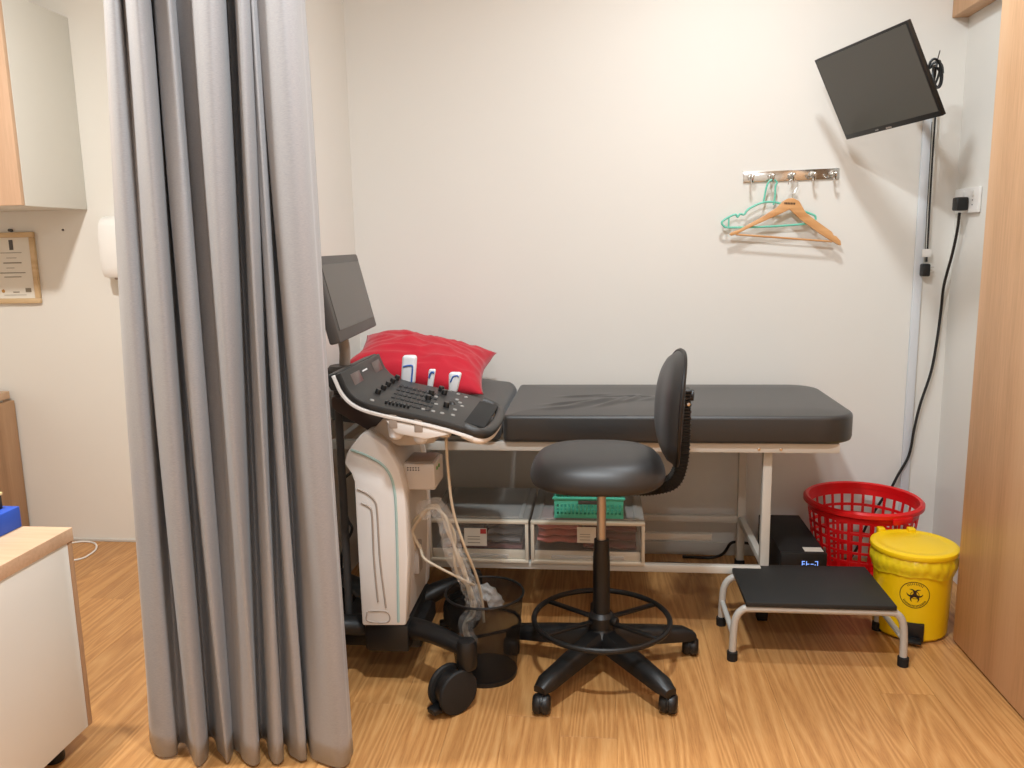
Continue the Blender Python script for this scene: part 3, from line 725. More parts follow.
# ------------------------------------------------------------------ operator chair
def chair():
    c = V(.004, 2.365, 0); t = thing('swivel_chair', 'black swivel chair with foot ring and five-star base in front of the couch', 'chair', c)
    R = .298; a0 = math.radians(-90 + 36 + 2)
    hubz = .105
    obj('hub', lathe(B(), [(0, .06), (.03, .06), (.052, .075), (.052, .12), (.036, .14), (.03, .155), (0, .155)], c, 28), 'black', t)
    for k in range(5):
        a = a0 + k * 2 * PI / 5; rd = V(math.cos(a), math.sin(a), 0); tg = V(-rd.y, rd.x, 0)
        bm = B(); n = 9; rings = []
        for i in range(n):
            s = i / (n - 1); r = .035 + (R + .012 - .035) * s
            zt_ = .136 - .034 * s - .010 * s * s; zb = .082 - .022 * s; w_ = .031 - .004 * s
            if i == n - 1: w_ *= .7; zt_ -= .012
            pr = []
            for (u, v) in ((-1, 0), (-1, .7), (-.6, 1), (.6, 1), (1, .7), (1, 0)):
                pr.append(bm.verts.new(c + rd * r + tg * w_ * u + V(0, 0, zb + (zt_ - zb) * v)))
            rings.append(pr)
        for A_, B_ in zip(rings, rings[1:]):
            for j in range(6): bm.faces.new((A_[j], A_[(j + 1) % 6], B_[(j + 1) % 6], B_[j]))
        bm.faces.new(rings[0][::-1]); bm.faces.new(rings[-1])
        lg = obj('base_arm', bm, 'black', t, 50)
        # caster
        ce = c + rd * R; wa = a + (.7, -.5, 1.2, .3, -1)[k]; ax = V(math.cos(wa), math.sin(wa), 0); r = .0285
        fwd = V(-ax.y, ax.x, 0); wc = ce + fwd * .01
        bm = B(); lathe(bm, [(0, -.026), (r - .008, -.025), (r - .002, -.02), (r, -.012), (r, -.004), (r - .004, -.003), (r - .004, .003), (r, .004), (r, .012), (r - .002, .02), (r - .008, .025), (0, .026)], wc + V(0, 0, r), 22, ax)
        cs = obj('caster', bm, 'black', t, 40)
        obj('caster_hood', lathe(B(), [(.0, -.0028), (.0262, -.0028), (.0262, .0028), (.0, .0028)], wc + V(0, 0, r + .003), 20, ax), 'black', cs)
        obj('caster_stem', tube(B(), [ce + V(0, 0, .045), ce + V(0, 0, .078)], .009, 10), 'black', cs)
    # foot ring
    zr = .166; RRg = .206
    fr_ = obj('foot_ring', tube(B(), [c + V(RRg * math.cos(2 * PI * k / 64), RRg * math.sin(2 * PI * k / 64), zr) for k in range(64)], .0085, 10, True), 'black', t)
    for k in range(4):
        a = math.radians(32 + 90 * k) if False else math.radians((35, 145, 215, 325)[k]); rd = V(math.cos(a), math.sin(a), 0); tg = V(-rd.y, rd.x, 0)
        if k < 2 or True:
            d0, d1 = c + rd * .025 + V(0, 0, zr - .004), c + rd * RRg + V(0, 0, zr - .002)
            obox_bm = B(); obox(obox_bm, (d0 + d1) / 2, (rd, tg, V(0, 0, 1)), ((d1 - d0).length / 2, .009, .0045), .002)
            obj('ring_spoke', obox_bm, 'black', t)
    obj('ring_collar', lathe(B(), [(.024, .145), (.04, .145), (.04, .178), (.03, .19), (.024, .19)], c, 28), 'black', t)
    kn = c + V(.052, -.03, .168); obj('clamp_knob', lathe(B(), [(0, .0), (.013, 0), (.015, .004), (.015, .014), (.012, .018), (0, .018)], kn - V(.02, -.012, 0), 14, V(.86, -.5, 0)), 'black', t)
    obj('gas_cover', lathe(B(), [(.0, .15), (.0265, .15), (.0255, .36), (.022, .42), (.0, .42)], c, 24), 'black', t)
    obj('piston', lathe(B(), [(0, .41), (.0135, .41), (.0135, .59), (0, .59)], c, 20), 'brass', t)
    # seat (round, with a crown and a rounded lower edge)
    sc = c + V(-.012, 0, 0)
    pr = [(0, .606), (.165, .606), (.184, .609), (.194, .617), (.198, .63), (.196, .645), (.188, .664), (.173, .681), (.15, .692), (.11, .699), (.05, .703), (0, .704)]
    bm = B(); lathe(bm, pr, sc, 56)
    for v in bm.verts:
        d = v.co - sc
        th_ = math.atan2(d.y, d.x); k_ = 1 / (abs(math.cos(th_)) ** 2.7 + abs(math.sin(th_)) ** 2.7) ** (1 / 2.7)
        v.co.x = sc.x + d.x * k_; v.co.y = sc.y + d.y * k_ * .97
        if d.x > .08: v.co.z += (d.x - .08) * .02
    st = obj('seat', bm, 'leather', t, 180)
    obj('seat_plate', box(B(), sc.x - .07, sc.x + .1, sc.y - .06, sc.y + .06, .584, .603, .004), 'black', t)
    # back: arm under seat, curving up, corrugated sleeve
    bxc = c.x + .232; yo = c.y + .0
    cur = [V(c.x + .09, yo, .583), V(c.x + .15, yo, .585), V(c.x + .21, yo, .605), V(c.x + .232, yo, .665), V(c.x + .237, yo, .75), V(c.x + .237, yo, .88)]
    path = smoothpts(cur, 14)
    bm = B()
    n = len(path)
    for i in range(n - 1):
        d = (path[i + 1] - path[i]); dn = d.normalized(); sd = V(0, 1, 0); up_ = dn.cross(sd)
        big = 1.0 if (i % 2) else .9
        obox(bm, (path[i] + path[i + 1]) / 2, (sd, up_, dn), (.03 * (1 if i % 2 else .97), .0185 * big, d.length / 2 + .0006), .003, 1)
    obj('back_arm', bm, 'black', t, 30)
    # back pad: ellipse cushion facing -x, turned a little to the viewer
    th = math.radians(4); nrm = V(-math.cos(th), -math.sin(th), 0); sd = V(-nrm.y, nrm.x, 0)
    pc = V(c.x + .218, c.y + .0, .824); hw, hh = .16, .165
    def padf(front):
        def fn(u, v):
            a = 2 * PI * u; r = v
            sx = math.copysign(abs(math.cos(a)) ** .85, math.cos(a)); sz = math.copysign(abs(math.sin(a)) ** .85, math.sin(a))
            e = max(0, 1 - r ** 3.2)
            curve = -.028 * (sx * r) ** 2 * 0 + .02 * (sx * r) ** 2
            dep = (.05 * e ** .6 if front else -.012 * e ** .5) + curve
            lean = .02 * (sz * r * .5)
            return pc + sd * hw * sx * r + V(0, 0, hh * sz * r) + nrm * (dep - lean)
        return fn
    bm = B(); surf(bm, padf(True), 48, 12, True); bmesh.ops.remove_doubles(bm, verts=list(bm.verts), dist=1e-5)
    bp_ = obj('backrest', bm, 'leather', t, 180)
    bm = B(); surf(bm, lambda u, v: padf(False)(u, v), 48, 8, True); bmesh.ops.remove_doubles(bm, verts=list(bm.verts), dist=1e-5)
    obj('back_shell', bm, 'black', bp_, 180)
    rimp = [padf(True)(k / 64, 1.0) - nrm * .003 for k in range(64)]
    obj('back_piping', tube(B(), rimp, .006, 8, True), 'black', bp_)
    obj('adjust_knob', lathe(B(), [(0, 0), (.016, 0), (.018, .005), (.016, .02), (0, .022)], V(c.x + .244, c.y - .004, .862), 16, V(1, -.2, 0)), 'black', t)
    obj('lock_screw', lathe(B(), [(0, .0), (.006, 0), (.005, .006), (0, .007)], V(c.x + .246, c.y - .03, .84), 12, V(.2, -1, 0)), 'chrome', t)
chair()

# ------------------------------------------------------------------ black waste basket
def waste_basket():
    c = V(-.348, 2.318, 0); t = thing('waste_basket', 'round black mesh wastepaper basket between the machine and the chair', 'bin', c)
    R0, R1, H = .092, .118, .262
    obj('mesh_wall', lathe(B(), [(R0, .01), (R1, H)], c, 48), 'mesh', t)
    obj('base', lathe(B(), [(0, 0), (R0 + .002, 0), (R0 + .003, .014), (R0 - .002, .014), (0, .012)], c, 48), 'black', t)
    obj('rim', tube(B(), [c + V(R1 * math.cos(2 * PI * k / 56), R1 * math.sin(2 * PI * k / 56), H) for k in range(56)], .0038, 8, True), 'black', t)
waste_basket()

# ------------------------------------------------------------------ ultrasound machine
def ultrasound():
    t = thing('ultrasound_machine', 'white wheeled ultrasound machine with dark console and monitor beside the curtain', 'medical machine', (-.63, 2.35, 0))
    Y0, Y1 = 2.2, 2.54
    pp = lambda a, b_: (lambda q: (q.x, q.z))(aty(a, b_, Y0))
    o_ = V(0, Y0, 0); ex, ez, ey = V(1, 0, 0), V(0, 0, 1), V(0, 1, 0)
    # side shell (near face) and its twin, core between
    shell = [pp(*p) for p in ((362, 626), (358, 560), (354, 482), (351, 474), (344, 464), (346, 455), (351, 446), (361, 434), (366, 433), (374, 438), (386, 447), (393, 458), (399, 470), (404, 489), (406, 510), (408, 560), (406, 626))]
    near = obj('side_shell', prism(B(), shell, o_, ex, ez, ey, .05, .008), 'usw', t, 30)
    obj('side_shell', prism(B(), shell, o_ + ey * (Y1 - Y0 - .05), ex, ez, ey, .05, .008), 'usw', t, 30)
    cx = sum(p[0] for p in shell) / len(shell); cz = sum(p[1] for p in shell) / len(shell)
    core = [((x - cx) * .96 + cx, (z - cz) * .985 + cz) for x, z in shell]
    obj('body', prism(B(), core, o_ + ey * .05, ex, ez, ey, Y1 - Y0 - .1), 'usb', t, 30)
    # neck block above the core
    nk = [pp(*p) for p in ((362, 440), (376, 424), (408, 430), (432, 436), (430, 449), (404, 452), (392, 452))]
    obj('neck', prism(B(), nk, o_ + ey * .07, ex, ez, ey, .18, .006), 'usb', t, 30)
    # teal stripe and moulded grooves, proud of the near shell
    def rib(px, r, m, nm, y=Y0 - .0005):
        P = smoothpts([aty(a, b_, y) for a, b_ in px], 6); obj(nm, tube(B(), P, r, 8), m, near)
    rib([(351, 450), (365, 455), (380, 463), (389, 473), (394, 488), (396, 510), (397.5, 560), (398.5, 622)], .004, 'teal', 'stripe')
    rib([(357, 489), (366, 493), (374, 500), (377, 512), (380, 560), (385, 600), (386, 608)], .003, 'usdk', 'groove')
    rib([(361, 503), (369, 507), (372, 516), (374, 560), (378, 602)], .003, 'usdk', 'groove')
    rib([(368, 611), (387, 612), (388, 622), (368, 621), (367, 612)], .0022, 'usdk', 'vent_slot')
    # base and legs
    xb0, xb1 = shell[0][0] - .0, shell[-1][0]
    obj('base', box(B(), xb0 + .002, xb1 + .004, Y0 + .012, Y1 - .01, .11, .199, .012), 'black', t)
    obj('base_block', box(B(), xb0 - .1, xb1 + .03, Y0 + .06, Y1 - .05, .1, .17, .012), 'black', t)
    casters = [(V(-.415, 2.108, 0), 1), (V(-.47, 2.6, 0), 1), (V(-.86, 2.2, 0), 0), (V(-.86, 2.6, 0), 0)]
    for (p, brake) in casters:
        piv_ = V(p.x + (.04 if p.x > -.6 else -.03), p.y + (.022 if p.x > -.6 else 0), 0)
        st = V(-.6 if p.x > -.6 else -.72, Y0 + .09 if p.y < 2.4 else Y1 - .09, .155)
        P = smoothpts([st, st.lerp(piv_ + V(0, 0, .175), .45) + V(0, 0, .016), piv_ + V(0, 0, .178)], 8)
        bm = B(); n = len(P); tube(bm, P, [.042 - .014 * i / (n - 1) for i in range(n)], 14)
        for v in bm.verts: v.co.z = .165 + (v.co.z - .165) * .75
        lg = obj('base_leg', bm, 'black', t, 60)
        obj('swivel_post', lathe(B(), [(0, .118), (.026, .118), (.029, .125), (.03, .185), (.024, .2), (0, .203)], piv_, 20), 'black', lg)
        ax = V(.72, -.69, 0).normalized() if p.x > -.6 and p.y < 2.4 else V(.2, -1, 0).normalized()
        r = .064; wc = p + V(0, 0, r)
        for s in (-1, 1):
            pr = [(0, -.009), (r - .012, -.009), (r - .003, -.007), (r, -.003), (r, .003), (r - .003, .007), (r - .012, .009), (0, .01)]
            obj('caster_wheel', lathe(B(), pr, wc + ax * .027 * s, 32, ax), 'blackm', lg, 40)
        obj('caster_body', lathe(B(), [(0, -.017), (.05, -.017), (.053, 0), (.05, .017), (0, .017)], wc, 24, ax), 'black', lg)
        if brake:
            fd = V(ax.y, -ax.x, 0); fd = -fd if fd.x > 0 else fd
            obj('brake_tab', obox(B(), wc + fd * .058 + V(0, 0, -.04) , (ax, fd, V(0, 0, 1)), (.018, .02, .009), .006), 'black', lg)
    # gel warmer box on the column
    a = aty(406, 490, 2.27); c_ = aty(433, 464, 2.27)
    gx0, gx1, gz0, gz1 = a.x, c_.x + .004, a.z, c_.z
    wb = obj('gel_warmer', box(B(), gx0 - .006, gx1, 2.27, 2.4, gz0, gz1, .006), 'usb', t)
    obj('warmer_lid', box(B(), gx0, gx1 - .008, 2.28, 2.39, gz1, gz1 + .004, .001), 'usdk', wb)
    for k in range(2): obj('warmer_lamp', lathe(B(), [(0, .003), (.005, .003), (.006, 0)], V(gx1, 2.3 + .03 * k, gz1 - .02), 10, V(1, 0, 0)), 'green', wb)
    for k in range(10): obj('vent_hole', lathe(B(), [(0, .0012), (.0022, .001), (.0024, 0)], V(gx0 + .008 + .008 * (k % 5), 2.27, gz1 - .012 - .007 * (k // 5)), 8, V(0, -1, 0)), 'usgrey', wb)
    # link arm and rear post
    YM = 2.3
    la = [aty(*p, YM) for p in ((331, 396), (352, 402), (388, 421), (392, 426), (385, 436), (378, 437), (336, 412), (331, 408))]
    obj('link_arm', prism(B(), [(p.x, p.z) for p in la], V(0, YM, 0), ex, ez, ey, .09, .006), 'uslink', t, 30)
    jb = [aty(*p, YM - .01) for p in ((388, 412), (404, 416), (396, 438), (382, 438), (384, 430))]
    obj('link_joint', prism(B(), [(p.x, p.z) for p in jb], V(0, YM - .01, 0), ex, ez, ey, .11, .006), 'usdk', t, 30)
    a = aty(336, 376, YM + .04); c_ = aty(339, 470, YM + .04)
    obj('rear_post', tube(B(), [V(a.x, YM + .045, a.z), V(a.x + .0, YM + .045, c_.z - .1), V(a.x + .0, YM + .045, .17)], .012, 14), 'usgrey', t)
    # console -------------------------------------------------
    YN, YFa = 2.10, 2.49
    side = [aty(*p, YN) for p in ((340, 373), (343, 380), (348, 390), (358, 399.5), (377, 406.5), (419, 415.5), (446, 422), (475, 431))]
    S = smoothpts(side, 5)
    def slab(S, off_top, off_bot, y0, y1, m, nm, parent, bev=.004):
        top = []; bot = []
        for i, p in enumerate(S):
            a_ = S[max(i - 1, 0)]; b_ = S[min(i + 1, len(S) - 1)]; d = (b_ - a_).normalized(); n_ = V(-d.z, 0, d.x)
            if n_.z < 0: n_ = -n_
            top.append(p + n_ * off_top); bot.append(p + n_ * off_bot)
        poly = [(p.x, p.z) for p in top] + [(p.x, p.z) for p in bot[::-1]]
        return obj(nm, prism(B(), poly, V(0, y0, 0), ex, ez, ey, y1 - y0, bev), m, parent, 30)
    con = slab(S, .002, -.016, YN, YFa, 'uspanel', 'console', t)
    slab(S, -.0165, -.026, YN - .002, YFa + .002, 'usw', 'console_tray', t, .002)
    # deep probe shelf under the console
    sh = [aty(*p, YN + .0) for p in ((384, 411), (395, 425), (425, 431), (450, 426), (440, 421.5))]
    obj('probe_shelf', prism(B(), [(p.x, p.z - .024) for p in sh], V(0, YN + .002, 0), ex, ez, ey, .10, .004), 'usw', t, 30)
    # working plane of the console
    p0, p1 = side[4], side[7]; d_ = (p1 - p0).normalized(); nrm = V(-d_.z, 0, d_.x); pt = p0 + nrm * .0055
    def on(px_, py_): return onplane(px_, py_, pt, nrm)
    def oncurve(px_, py_):   # where a ray meets the bent console surface: point, direction along it, normal
        best = None
        for A_, B_ in zip(S, S[1:]):
            dd_ = (B_ - A_).normalized(); n_ = V(-dd_.z, 0, dd_.x); n_ = n_ if n_.z > 0 else -n_
            p = onplane(px_, py_, A_ + n_ * .0022, n_); f = (p - A_).dot(dd_) / (B_ - A_).length
            e = abs(f - .5)
            if best is None or e < best[0]: best = (e, p, dd_, n_)
        return best[1:]
    for (kx, ky) in ((378, 393), (384, 388), (389, 384), (394, 380)): pass
    def knob(px_, py_, r, h, m='key', nm='knob'):
        p, _, n_ = oncurve(px_, py_); obj(nm, lathe(B(), [(0, h), (r * .85, h), (r, h * .8), (r, 0), (0, 0)], p, 16, n_), m, con)
    for q in ((377.5, 393.5), (383, 389.5), (387.5, 386), (392, 382.5), (396.5, 379.5)): knob(*q, .0085, .014, nm='rotary_knob')
    for q in ((428, 400), (431, 395), (441, 391), (444, 394.5), (446, 407)): knob(*q, .009, .015, nm='rotary_knob')
    p, _, n_ = oncurve(452, 403.5); obj('trackball', lathe(B(), [(0, .008), (.007, .006), (.01, .002), (.013, 0), (0, 0)], p, 18, n_), 'key', con)
    # keyboard block of rows
    for r_ in range(5):
        for c2 in range(9):
            px_ = 391 + r_ * 2.6 + c2 * 4.6 ; py_ = 401 - r_ * 3.7 + c2 * 1.15
            p, t_, n_ = oncurve(px_, py_); obj('key', obox(B(), p + n_ * .001, (t_, V(0, 1, 0), n_), (.0052, .010, .0018), .001, 1), 'keyrow', con)
    for k in range(7):
        p, t_, n_ = oncurve(386 + k * 3.7, 403.5 + k * .75); obj('slider', obox(B(), p + n_ * .004, (t_, V(0, 1, 0), n_), (.0028, .008, .005), .0015, 1), 'key', con)
    for q in ((423, 409.5), (433, 411.5), (442, 413.5), (453, 415.5), (436, 404.5), (455, 410), (460, 403), (458, 394.5), (466, 397.5), (457, 400), (462, 406.5), (372, 400.5), (436, 397), (450, 391)):
        p, _, n_ = oncurve(*q); obj('button', lathe(B(), [(0, .003), (.0055, .003), (.0065, 0), (0, 0)], p, 12, n_), 'button', con)
    # palm handle: loop, and a black plate painting the shade of its opening
    rx = d_
    hp = side[7] + nrm * -.006
    loop = smoothpts([V(hp.x - .03, YN + .012, hp.z + .012), V(hp.x + .012, YN + .02, hp.z - .006), V(hp.x + .03, YN + .08, hp.z - .011), V(hp.x + .036, YN + .195, hp.z - .012), V(hp.x + .03, YFa - .08, hp.z - .011), V(hp.x + .012, YFa - .02, hp.z - .006), V(hp.x - .03, YFa - .012, hp.z + .012)], 7)
    obj('handle', tube(B(), loop, .015, 12), 'uspanel', con, 60)
    obj('recess_shade_plate', obox(B(), hp + V(-.008, .195, .0095), (d_, V(0, 1, 0), nrm), (.03, .15, .004), .003), 'rubber', con)
    obj('handle_tray', tube(B(), [p - V(.004, 0, .017) for p in loop], .012, 12), 'usw', t, 60)
    # speaker plate details on the upright part
    a0_, a1_ = S[1], S[12]
    dd = (a1_ - a0_).normalized(); n2 = V(-dd.z, 0, dd.x); n2 = n2 if n2.x > 0 else -n2
    pl = lambda px_, py_: onplane(px_, py_, a0_ + n2 * .004, n2)
    for q in ((357, 378), (377, 366)):
        p, t_, n_ = oncurve(*q); obj('speaker_grille', obox(B(), p, (V(0, 1, 0), t_, n_), (.042, .017, .0012), .0008), 'uslink', con)
    p, t_, n_ = oncurve(364.5, 370); obj('badge', obox(B(), p, (V(0, 1, 0), t_, n_), (.022, .0022, .002)), 'prw', con)
    # speaker upright back cover
    top = S[0]
    obj('speaker_housing', prism(B(), [(top.x - .05, top.z - .012), (top.x - .006, top.z + .002), (top.x - .004, top.z - .02), (top.x + .004, top.z - .05), (top.x - .03, top.z - .05)], V(0, YN + .005, 0), ex, ez, ey, YFa - YN - .01, .005), 'uspanel', t, 30)
    # monitor and its stem
    mb_n = aty(341, 343, 2.1); far_y = 2.56
    mb_f = aty(377, 325, far_y); mt_f = aty(357, 253, far_y)
    wv = (mb_f - mb_n); wv = V(wv.x, wv.y, 0); Wm = wv.length; wv.normalize()
    hv = (mt_f - mb_f); hv = hv - wv * hv.dot(wv); Hm = hv.length; hv.normalize(); nm_ = wv.cross(hv); nm_ = nm_ if nm_.x > 0 else -nm_
    cc = mb_n + wv * Wm / 2 + hv * Hm / 2
    mo = obj('monitor', obox(B(), cc - nm_ * .016, (wv, hv, nm_), (Wm / 2, Hm / 2, .016), .006), 'usgrey', t)
    obj('monitor_back', obox(B(), cc - nm_ * .042, (wv, hv, nm_), (Wm / 2 - .04, Hm / 2 - .04, .012), .01), 'black', mo)
    obj('screen', obox(B(), cc + hv * .004 + nm_ * .0004, (wv, hv, nm_), (Wm / 2 - .02, Hm / 2 - .028, .0012)), 'screen', mo)
    bb = cc - hv * Hm / 2 - nm_ * .03
    neck_t = cc - nm_ * .05 - hv * (Hm / 2 - .035); neck_t.y = 2.31; foot = V(top.x - .055, 2.31, top.z - .022)
    obj('monitor_stem', tube(B(), smoothpts([neck_t, neck_t.lerp(foot, .5) + V(.008, 0, 0), foot], 5), .016, 16), 'usdk', t)
    obj('stem_base', lathe(B(), [(0, -.012), (.05, -.012), (.052, 0), (.042, .012), (0, .014)], foot, 28), 'usgrey', t)
    # probe holders under the tray
    for q in ((396, 428), (421, 432)):
        p = aty(*q, YN + .03)
        obj('probe_cup', lathe(B(), [(.018, .03), (.021, .03), (.023, .012), (.02, -.022), (.012, -.03), (0, -.03), (0, -.026), (.017, -.018), (.018, .03)], p, 24), 'prw', t)
        obj('cup_clip', box(B(), p.x - .012, p.x + .012, p.y - .03, p.y - .022, p.z + .005, p.z + .045, .003), 'usdk', t)
    p = aty(447, 434, YN + .06); obj('cable_hook', box(B(), p.x - .016, p.x + .01, p.y - .02, p.y + .02, p.z - .006, p.z + .03, .003), 'usb', t)
    # connector block on the column's right face
    p = V(aty(406, 560, Y0).x, 2.33, aty(416, 556, 2.33).z)
    obj('connector', box(B(), p.x - .006, p.x + .012, p.y - .02, p.y + .03, p.z - .05, p.z + .045, .003), 'usdk', t)
    return con, pt, nrm, on, YFa
con, pt, nrm, on, YFa = ultrasound()
# probes standing behind the console
def probe(name, px_, pyt, pyb, wpx, label, kind):
    y = YFa + .012; a = aty(px_, pyb + 4, y); h = aty(px_, pyt, y).z - a.z; w_ = wpx * y / FPX
    t = thing(name, label, 'probe', (a.x, y, a.z), 'ultrasound probes behind the console')
    bm = B(); obox(bm, V(a.x, y, a.z + h / 2), (V(1, 0, 0), V(0, 1, 0), V(0, 0, 1)), (w_ / 2, w_ * .3, h / 2), w_ * .22, 3)
    for v in bm.verts:
        s = (v.co.z - a.z) / h
        if kind == 'round': k = .62 + .38 * min(1, s * 1.6); v.co.x = a.x + (v.co.x - a.x) * k
        if kind == 'slim': k = .75 + .25 * min(1, s * 1.4) - .25 * max(0, s - .7); v.co.x = a.x + (v.co.x - a.x) * k
        v.co.x += s * .01
    obj('body', bm, 'prw', t, 60)
    q = [(-.35, .62), (.1, .66), (.3, .6), (.3, .1)] if kind == 'wide' else [(-.25, .55), (-.1, .8), (.2, .85), (.35, .78)]
    P = [V(a.x + qx * w_ + qz * .01, y - w_ * .3 - .001, a.z + qz * h) for qx, qz in q]
    obj('blue_mark', tube(B(), smoothpts(P, 5), w_ * .06 if kind != 'slim' else w_ * .14, 8), 'blue', t)
    return t
probe('ultrasound_probe', 408, 355, 380, 15, 'wide white ultrasound probe with blue line behind the console', 'wide')
probe('ultrasound_probe', 430, 369, 384, 7.5, 'slim white ultrasound probe with blue tip, in the middle', 'slim')
probe('ultrasound_probe', 453, 372, 389, 13, 'rounded white ultrasound probe nearest the console handle', 'round')
# cables
q = [V(*aty(446, 438, 2.17)), V(*aty(448, 470, 2.18)), V(*aty(453, 510, 2.2)), V(*aty(464, 545, 2.22)), V(*aty(476, 575, 2.27)), V(*aty(482, 600, 2.31)), V(*aty(484, 622, 2.33))]
tag(obj('probe_cable', tube(B(), smoothpts(q, 8), .0042, 8), 'cable'), 'single cream cable hanging straight from the console into the waste basket', 'cable')
wq = [(418, 552), (415, 530), (422, 512), (434, 506), (443, 514), (449, 535), (455, 555), (463, 575), (472, 592), (474, 610), (466, 625), (471, 645)]
yy = [2.30, 2.28, 2.26, 2.25, 2.25, 2.25, 2.26, 2.28, 2.31, 2.33, 2.33, 2.33]
wp = [V(*aty(a, b_, y)) for (a, b_), y in zip(wq, yy)]
t = thing('wrapped_cable', 'cream probe cables wrapped in crumpled clear plastic hanging into the waste basket', 'cable', wp[-1])
for k in range(3):
    rnd = random.Random(k)
    P = smoothpts([p + V(rnd.uniform(-.014, .014), rnd.uniform(-.012, .012), rnd.uniform(-.01, .01)) for p in wp], 8)
    obj('cable', tube(B(), P, .0045, 8), 'cable', t)
def wrapf(P, r0, seed):
    bm = B(); rnd = random.Random(seed); n = len(P); seg = 14
    rr = [[r0 * (.7 + .6 * rnd.random()) for _ in range(seg)] for _ in range(n)]
    s = None; rings = []
    for i in range(n):
        d = (P[min(i + 1, n - 1)] - P[max(i - 1, 0)]).normalized()
        if s is None: s, u = frame_of(d)
        else: s = (s - d * s.dot(d)).normalized(); u = s.cross(d).normalized()
        rings.append([bm.verts.new(P[i] + (s * math.cos(2 * PI * k / seg) + u * math.sin(2 * PI * k / seg)) * rr[i][k]) for k in range(seg)])
    for A_, B_ in zip(rings, rings[1:]):
        for k in range(seg): bm.faces.new((A_[k], A_[(k + 1) % seg], B_[(k + 1) % seg], B_[k]))
    return bm
obj('plastic_wrap', wrapf(smoothpts(wp[2:], 4), .024, 3), 'wrap', t, 20)
kn = V(*aty(489, 597, 2.33))
obj('plastic_knot', wrapf(smoothpts([V(*aty(472, 603, 2.33)), V(*aty(480, 592, 2.33)), V(*aty(490, 594, 2.32)), V(*aty(497, 606, 2.32))], 4), .022, 5), 'wrap', t, 20)
q = [V(*aty(420, 545, 2.32)), V(*aty(424, 558, 2.27)), V(*aty(440, 568, 2.26)), V(*aty(460, 578, 2.27)), V(*aty(474, 585, 2.30))]
obj('cable', tube(B(), smoothpts(q, 8), .004, 8), 'cable', t)
# mains leads behind the machine
q = [V(*aty(352, 472, 2.62)), V(*aty(344, 480, 2.62)), V(*aty(343, 500, 2.62)), V(*aty(348, 520, 2.62)), V(*aty(352, 530, 2.62)), V(*aty(343, 550, 2.63)), V(*aty(342, 575, 2.63)), V(*aty(350, 590, 2.64)), V(-.86, 2.66, .06), V(-.9, 2.7, .008)]
tag(obj('mains_lead', tube(B(), smoothpts(q, 8), .005, 8), 'black'), 'black mains lead looping behind the ultrasound machine', 'cable')
q = [V(-.975, 2.72, .62), V(-.96, 2.7, .55), V(-.985, 2.7, .45), V(-.95, 2.68, .35), V(-.98, 2.7, .2), V(-.94, 2.72, .06), V(-.93, 2.78, .008)]
tag(obj('mains_lead', tube(B(), smoothpts(q, 8), .005, 8), 'black'), 'second black lead hanging along the partition behind the machine', 'cable')
q = [V(-.50, 2.5, .007), V(-.44, 2.52, .007), V(-.36, 2.56, .007), V(-.28, 2.62, .007), V(-.3, 2.72, .007), V(-.4, 2.76, .007)]
tag(obj('mains_lead', tube(B(), smoothpts(q, 8), .0055, 8), 'black'), 'black lead on the floor behind the waste basket', 'cable')

# ------------------------------------------------------------------ wall monitor
def tv():
    TL, TR, BR, BL = V(.757, 3.163, 1.922), V(.909, 2.7, 1.934), V(1.044, 2.737, 1.662), V(.891, 3.2, 1.65)
    c = (TL + TR + BR + BL) / 4; u = TR - TL; W_ = u.length; u.normalize(); v = TL - BL; H_ = v.length; v -= u * v.dot(u); v.normalize(); n_ = u.cross(v)
    if n_.y > 0: n_ = -n_
    t = thing('wall_monitor', 'black flat monitor tilted askew on a wall arm at the upper right', 'monitor', c)
    obj('housing', obox(B(), c - n_ * .007, (u, v, n_), (W_ / 2, H_ / 2, .007), .002), 'black', t)
    obj('screen', obox(B(), c + v * .005 + n_ * .0003, (u, v, n_), (W_ / 2 - .009, H_ / 2 - .013, .0008)), 'tvscreen', t)
    obj('badge', obox(B(), c - v * (H_ / 2 - .006) - u * .005 + n_ * .0006, (u, v, n_), (.014, .0025, .0006)), 'usdk', t)
    obj('badge', obox(B(), c - v * (H_ / 2 - .008) - u * .065 + n_ * .0014, (u, v, n_), (.008, .002, .0006)), 'button', t)
    bk = obj('rear_cover', obox(B(), c - n_ * .027, (u, v, n_), (W_ / 2 - .07, H_ / 2 - .06, .014), .008), 'black', t)
    m0 = c - n_ * .042; m1 = V(1.12, YW - .012, m0.z + .02)
    obj('mount_plate', obox(B(), c - n_ * .044, (u, v, n_), (.05, .05, .004), .001), 'black', t)
    obj('wall_plate', box(B(), 1.08, 1.16, YW - .01, YW - .001, m1.z - .08, m1.z + .08, .002), 'black', t)
    el = V(1.11, 3.12, m0.z + .01)
    obj('mount_arm', tube(B(), [m1, el, m0], .013, 12), 'blackm', t)
    return c, u, v, n_, W_, H_
tc, tu, tv_, tn, tW, tH = tv()
# bundle of cables behind the monitor
rnd = random.Random(4); pts = []
bc = aty(934, 76, 3.05)
for k in range(46):
    a = k * .62; pts.append(bc + V(.012 * math.sin(a * .7 + 1) + .018 * math.cos(a) , .03 * math.sin(a * .37), .042 * math.sin(a) + .008 * math.cos(a * .43)))
tag(obj('cable_bundle', tube(B(), smoothpts(pts, 4), .0042, 8), 'black'), 'coiled bundle of black cable behind the tilted wall monitor', 'cable')
tag(obj('cable_tie', tube(B(), [bc + V(0, -.02, .04), aty(938, 58, 3.02), aty(940, 50.5, 3.0)], .0018, 6), 'usgrey'), 'thin loose tie end poking up from the monitor cable bundle', 'cable tie')
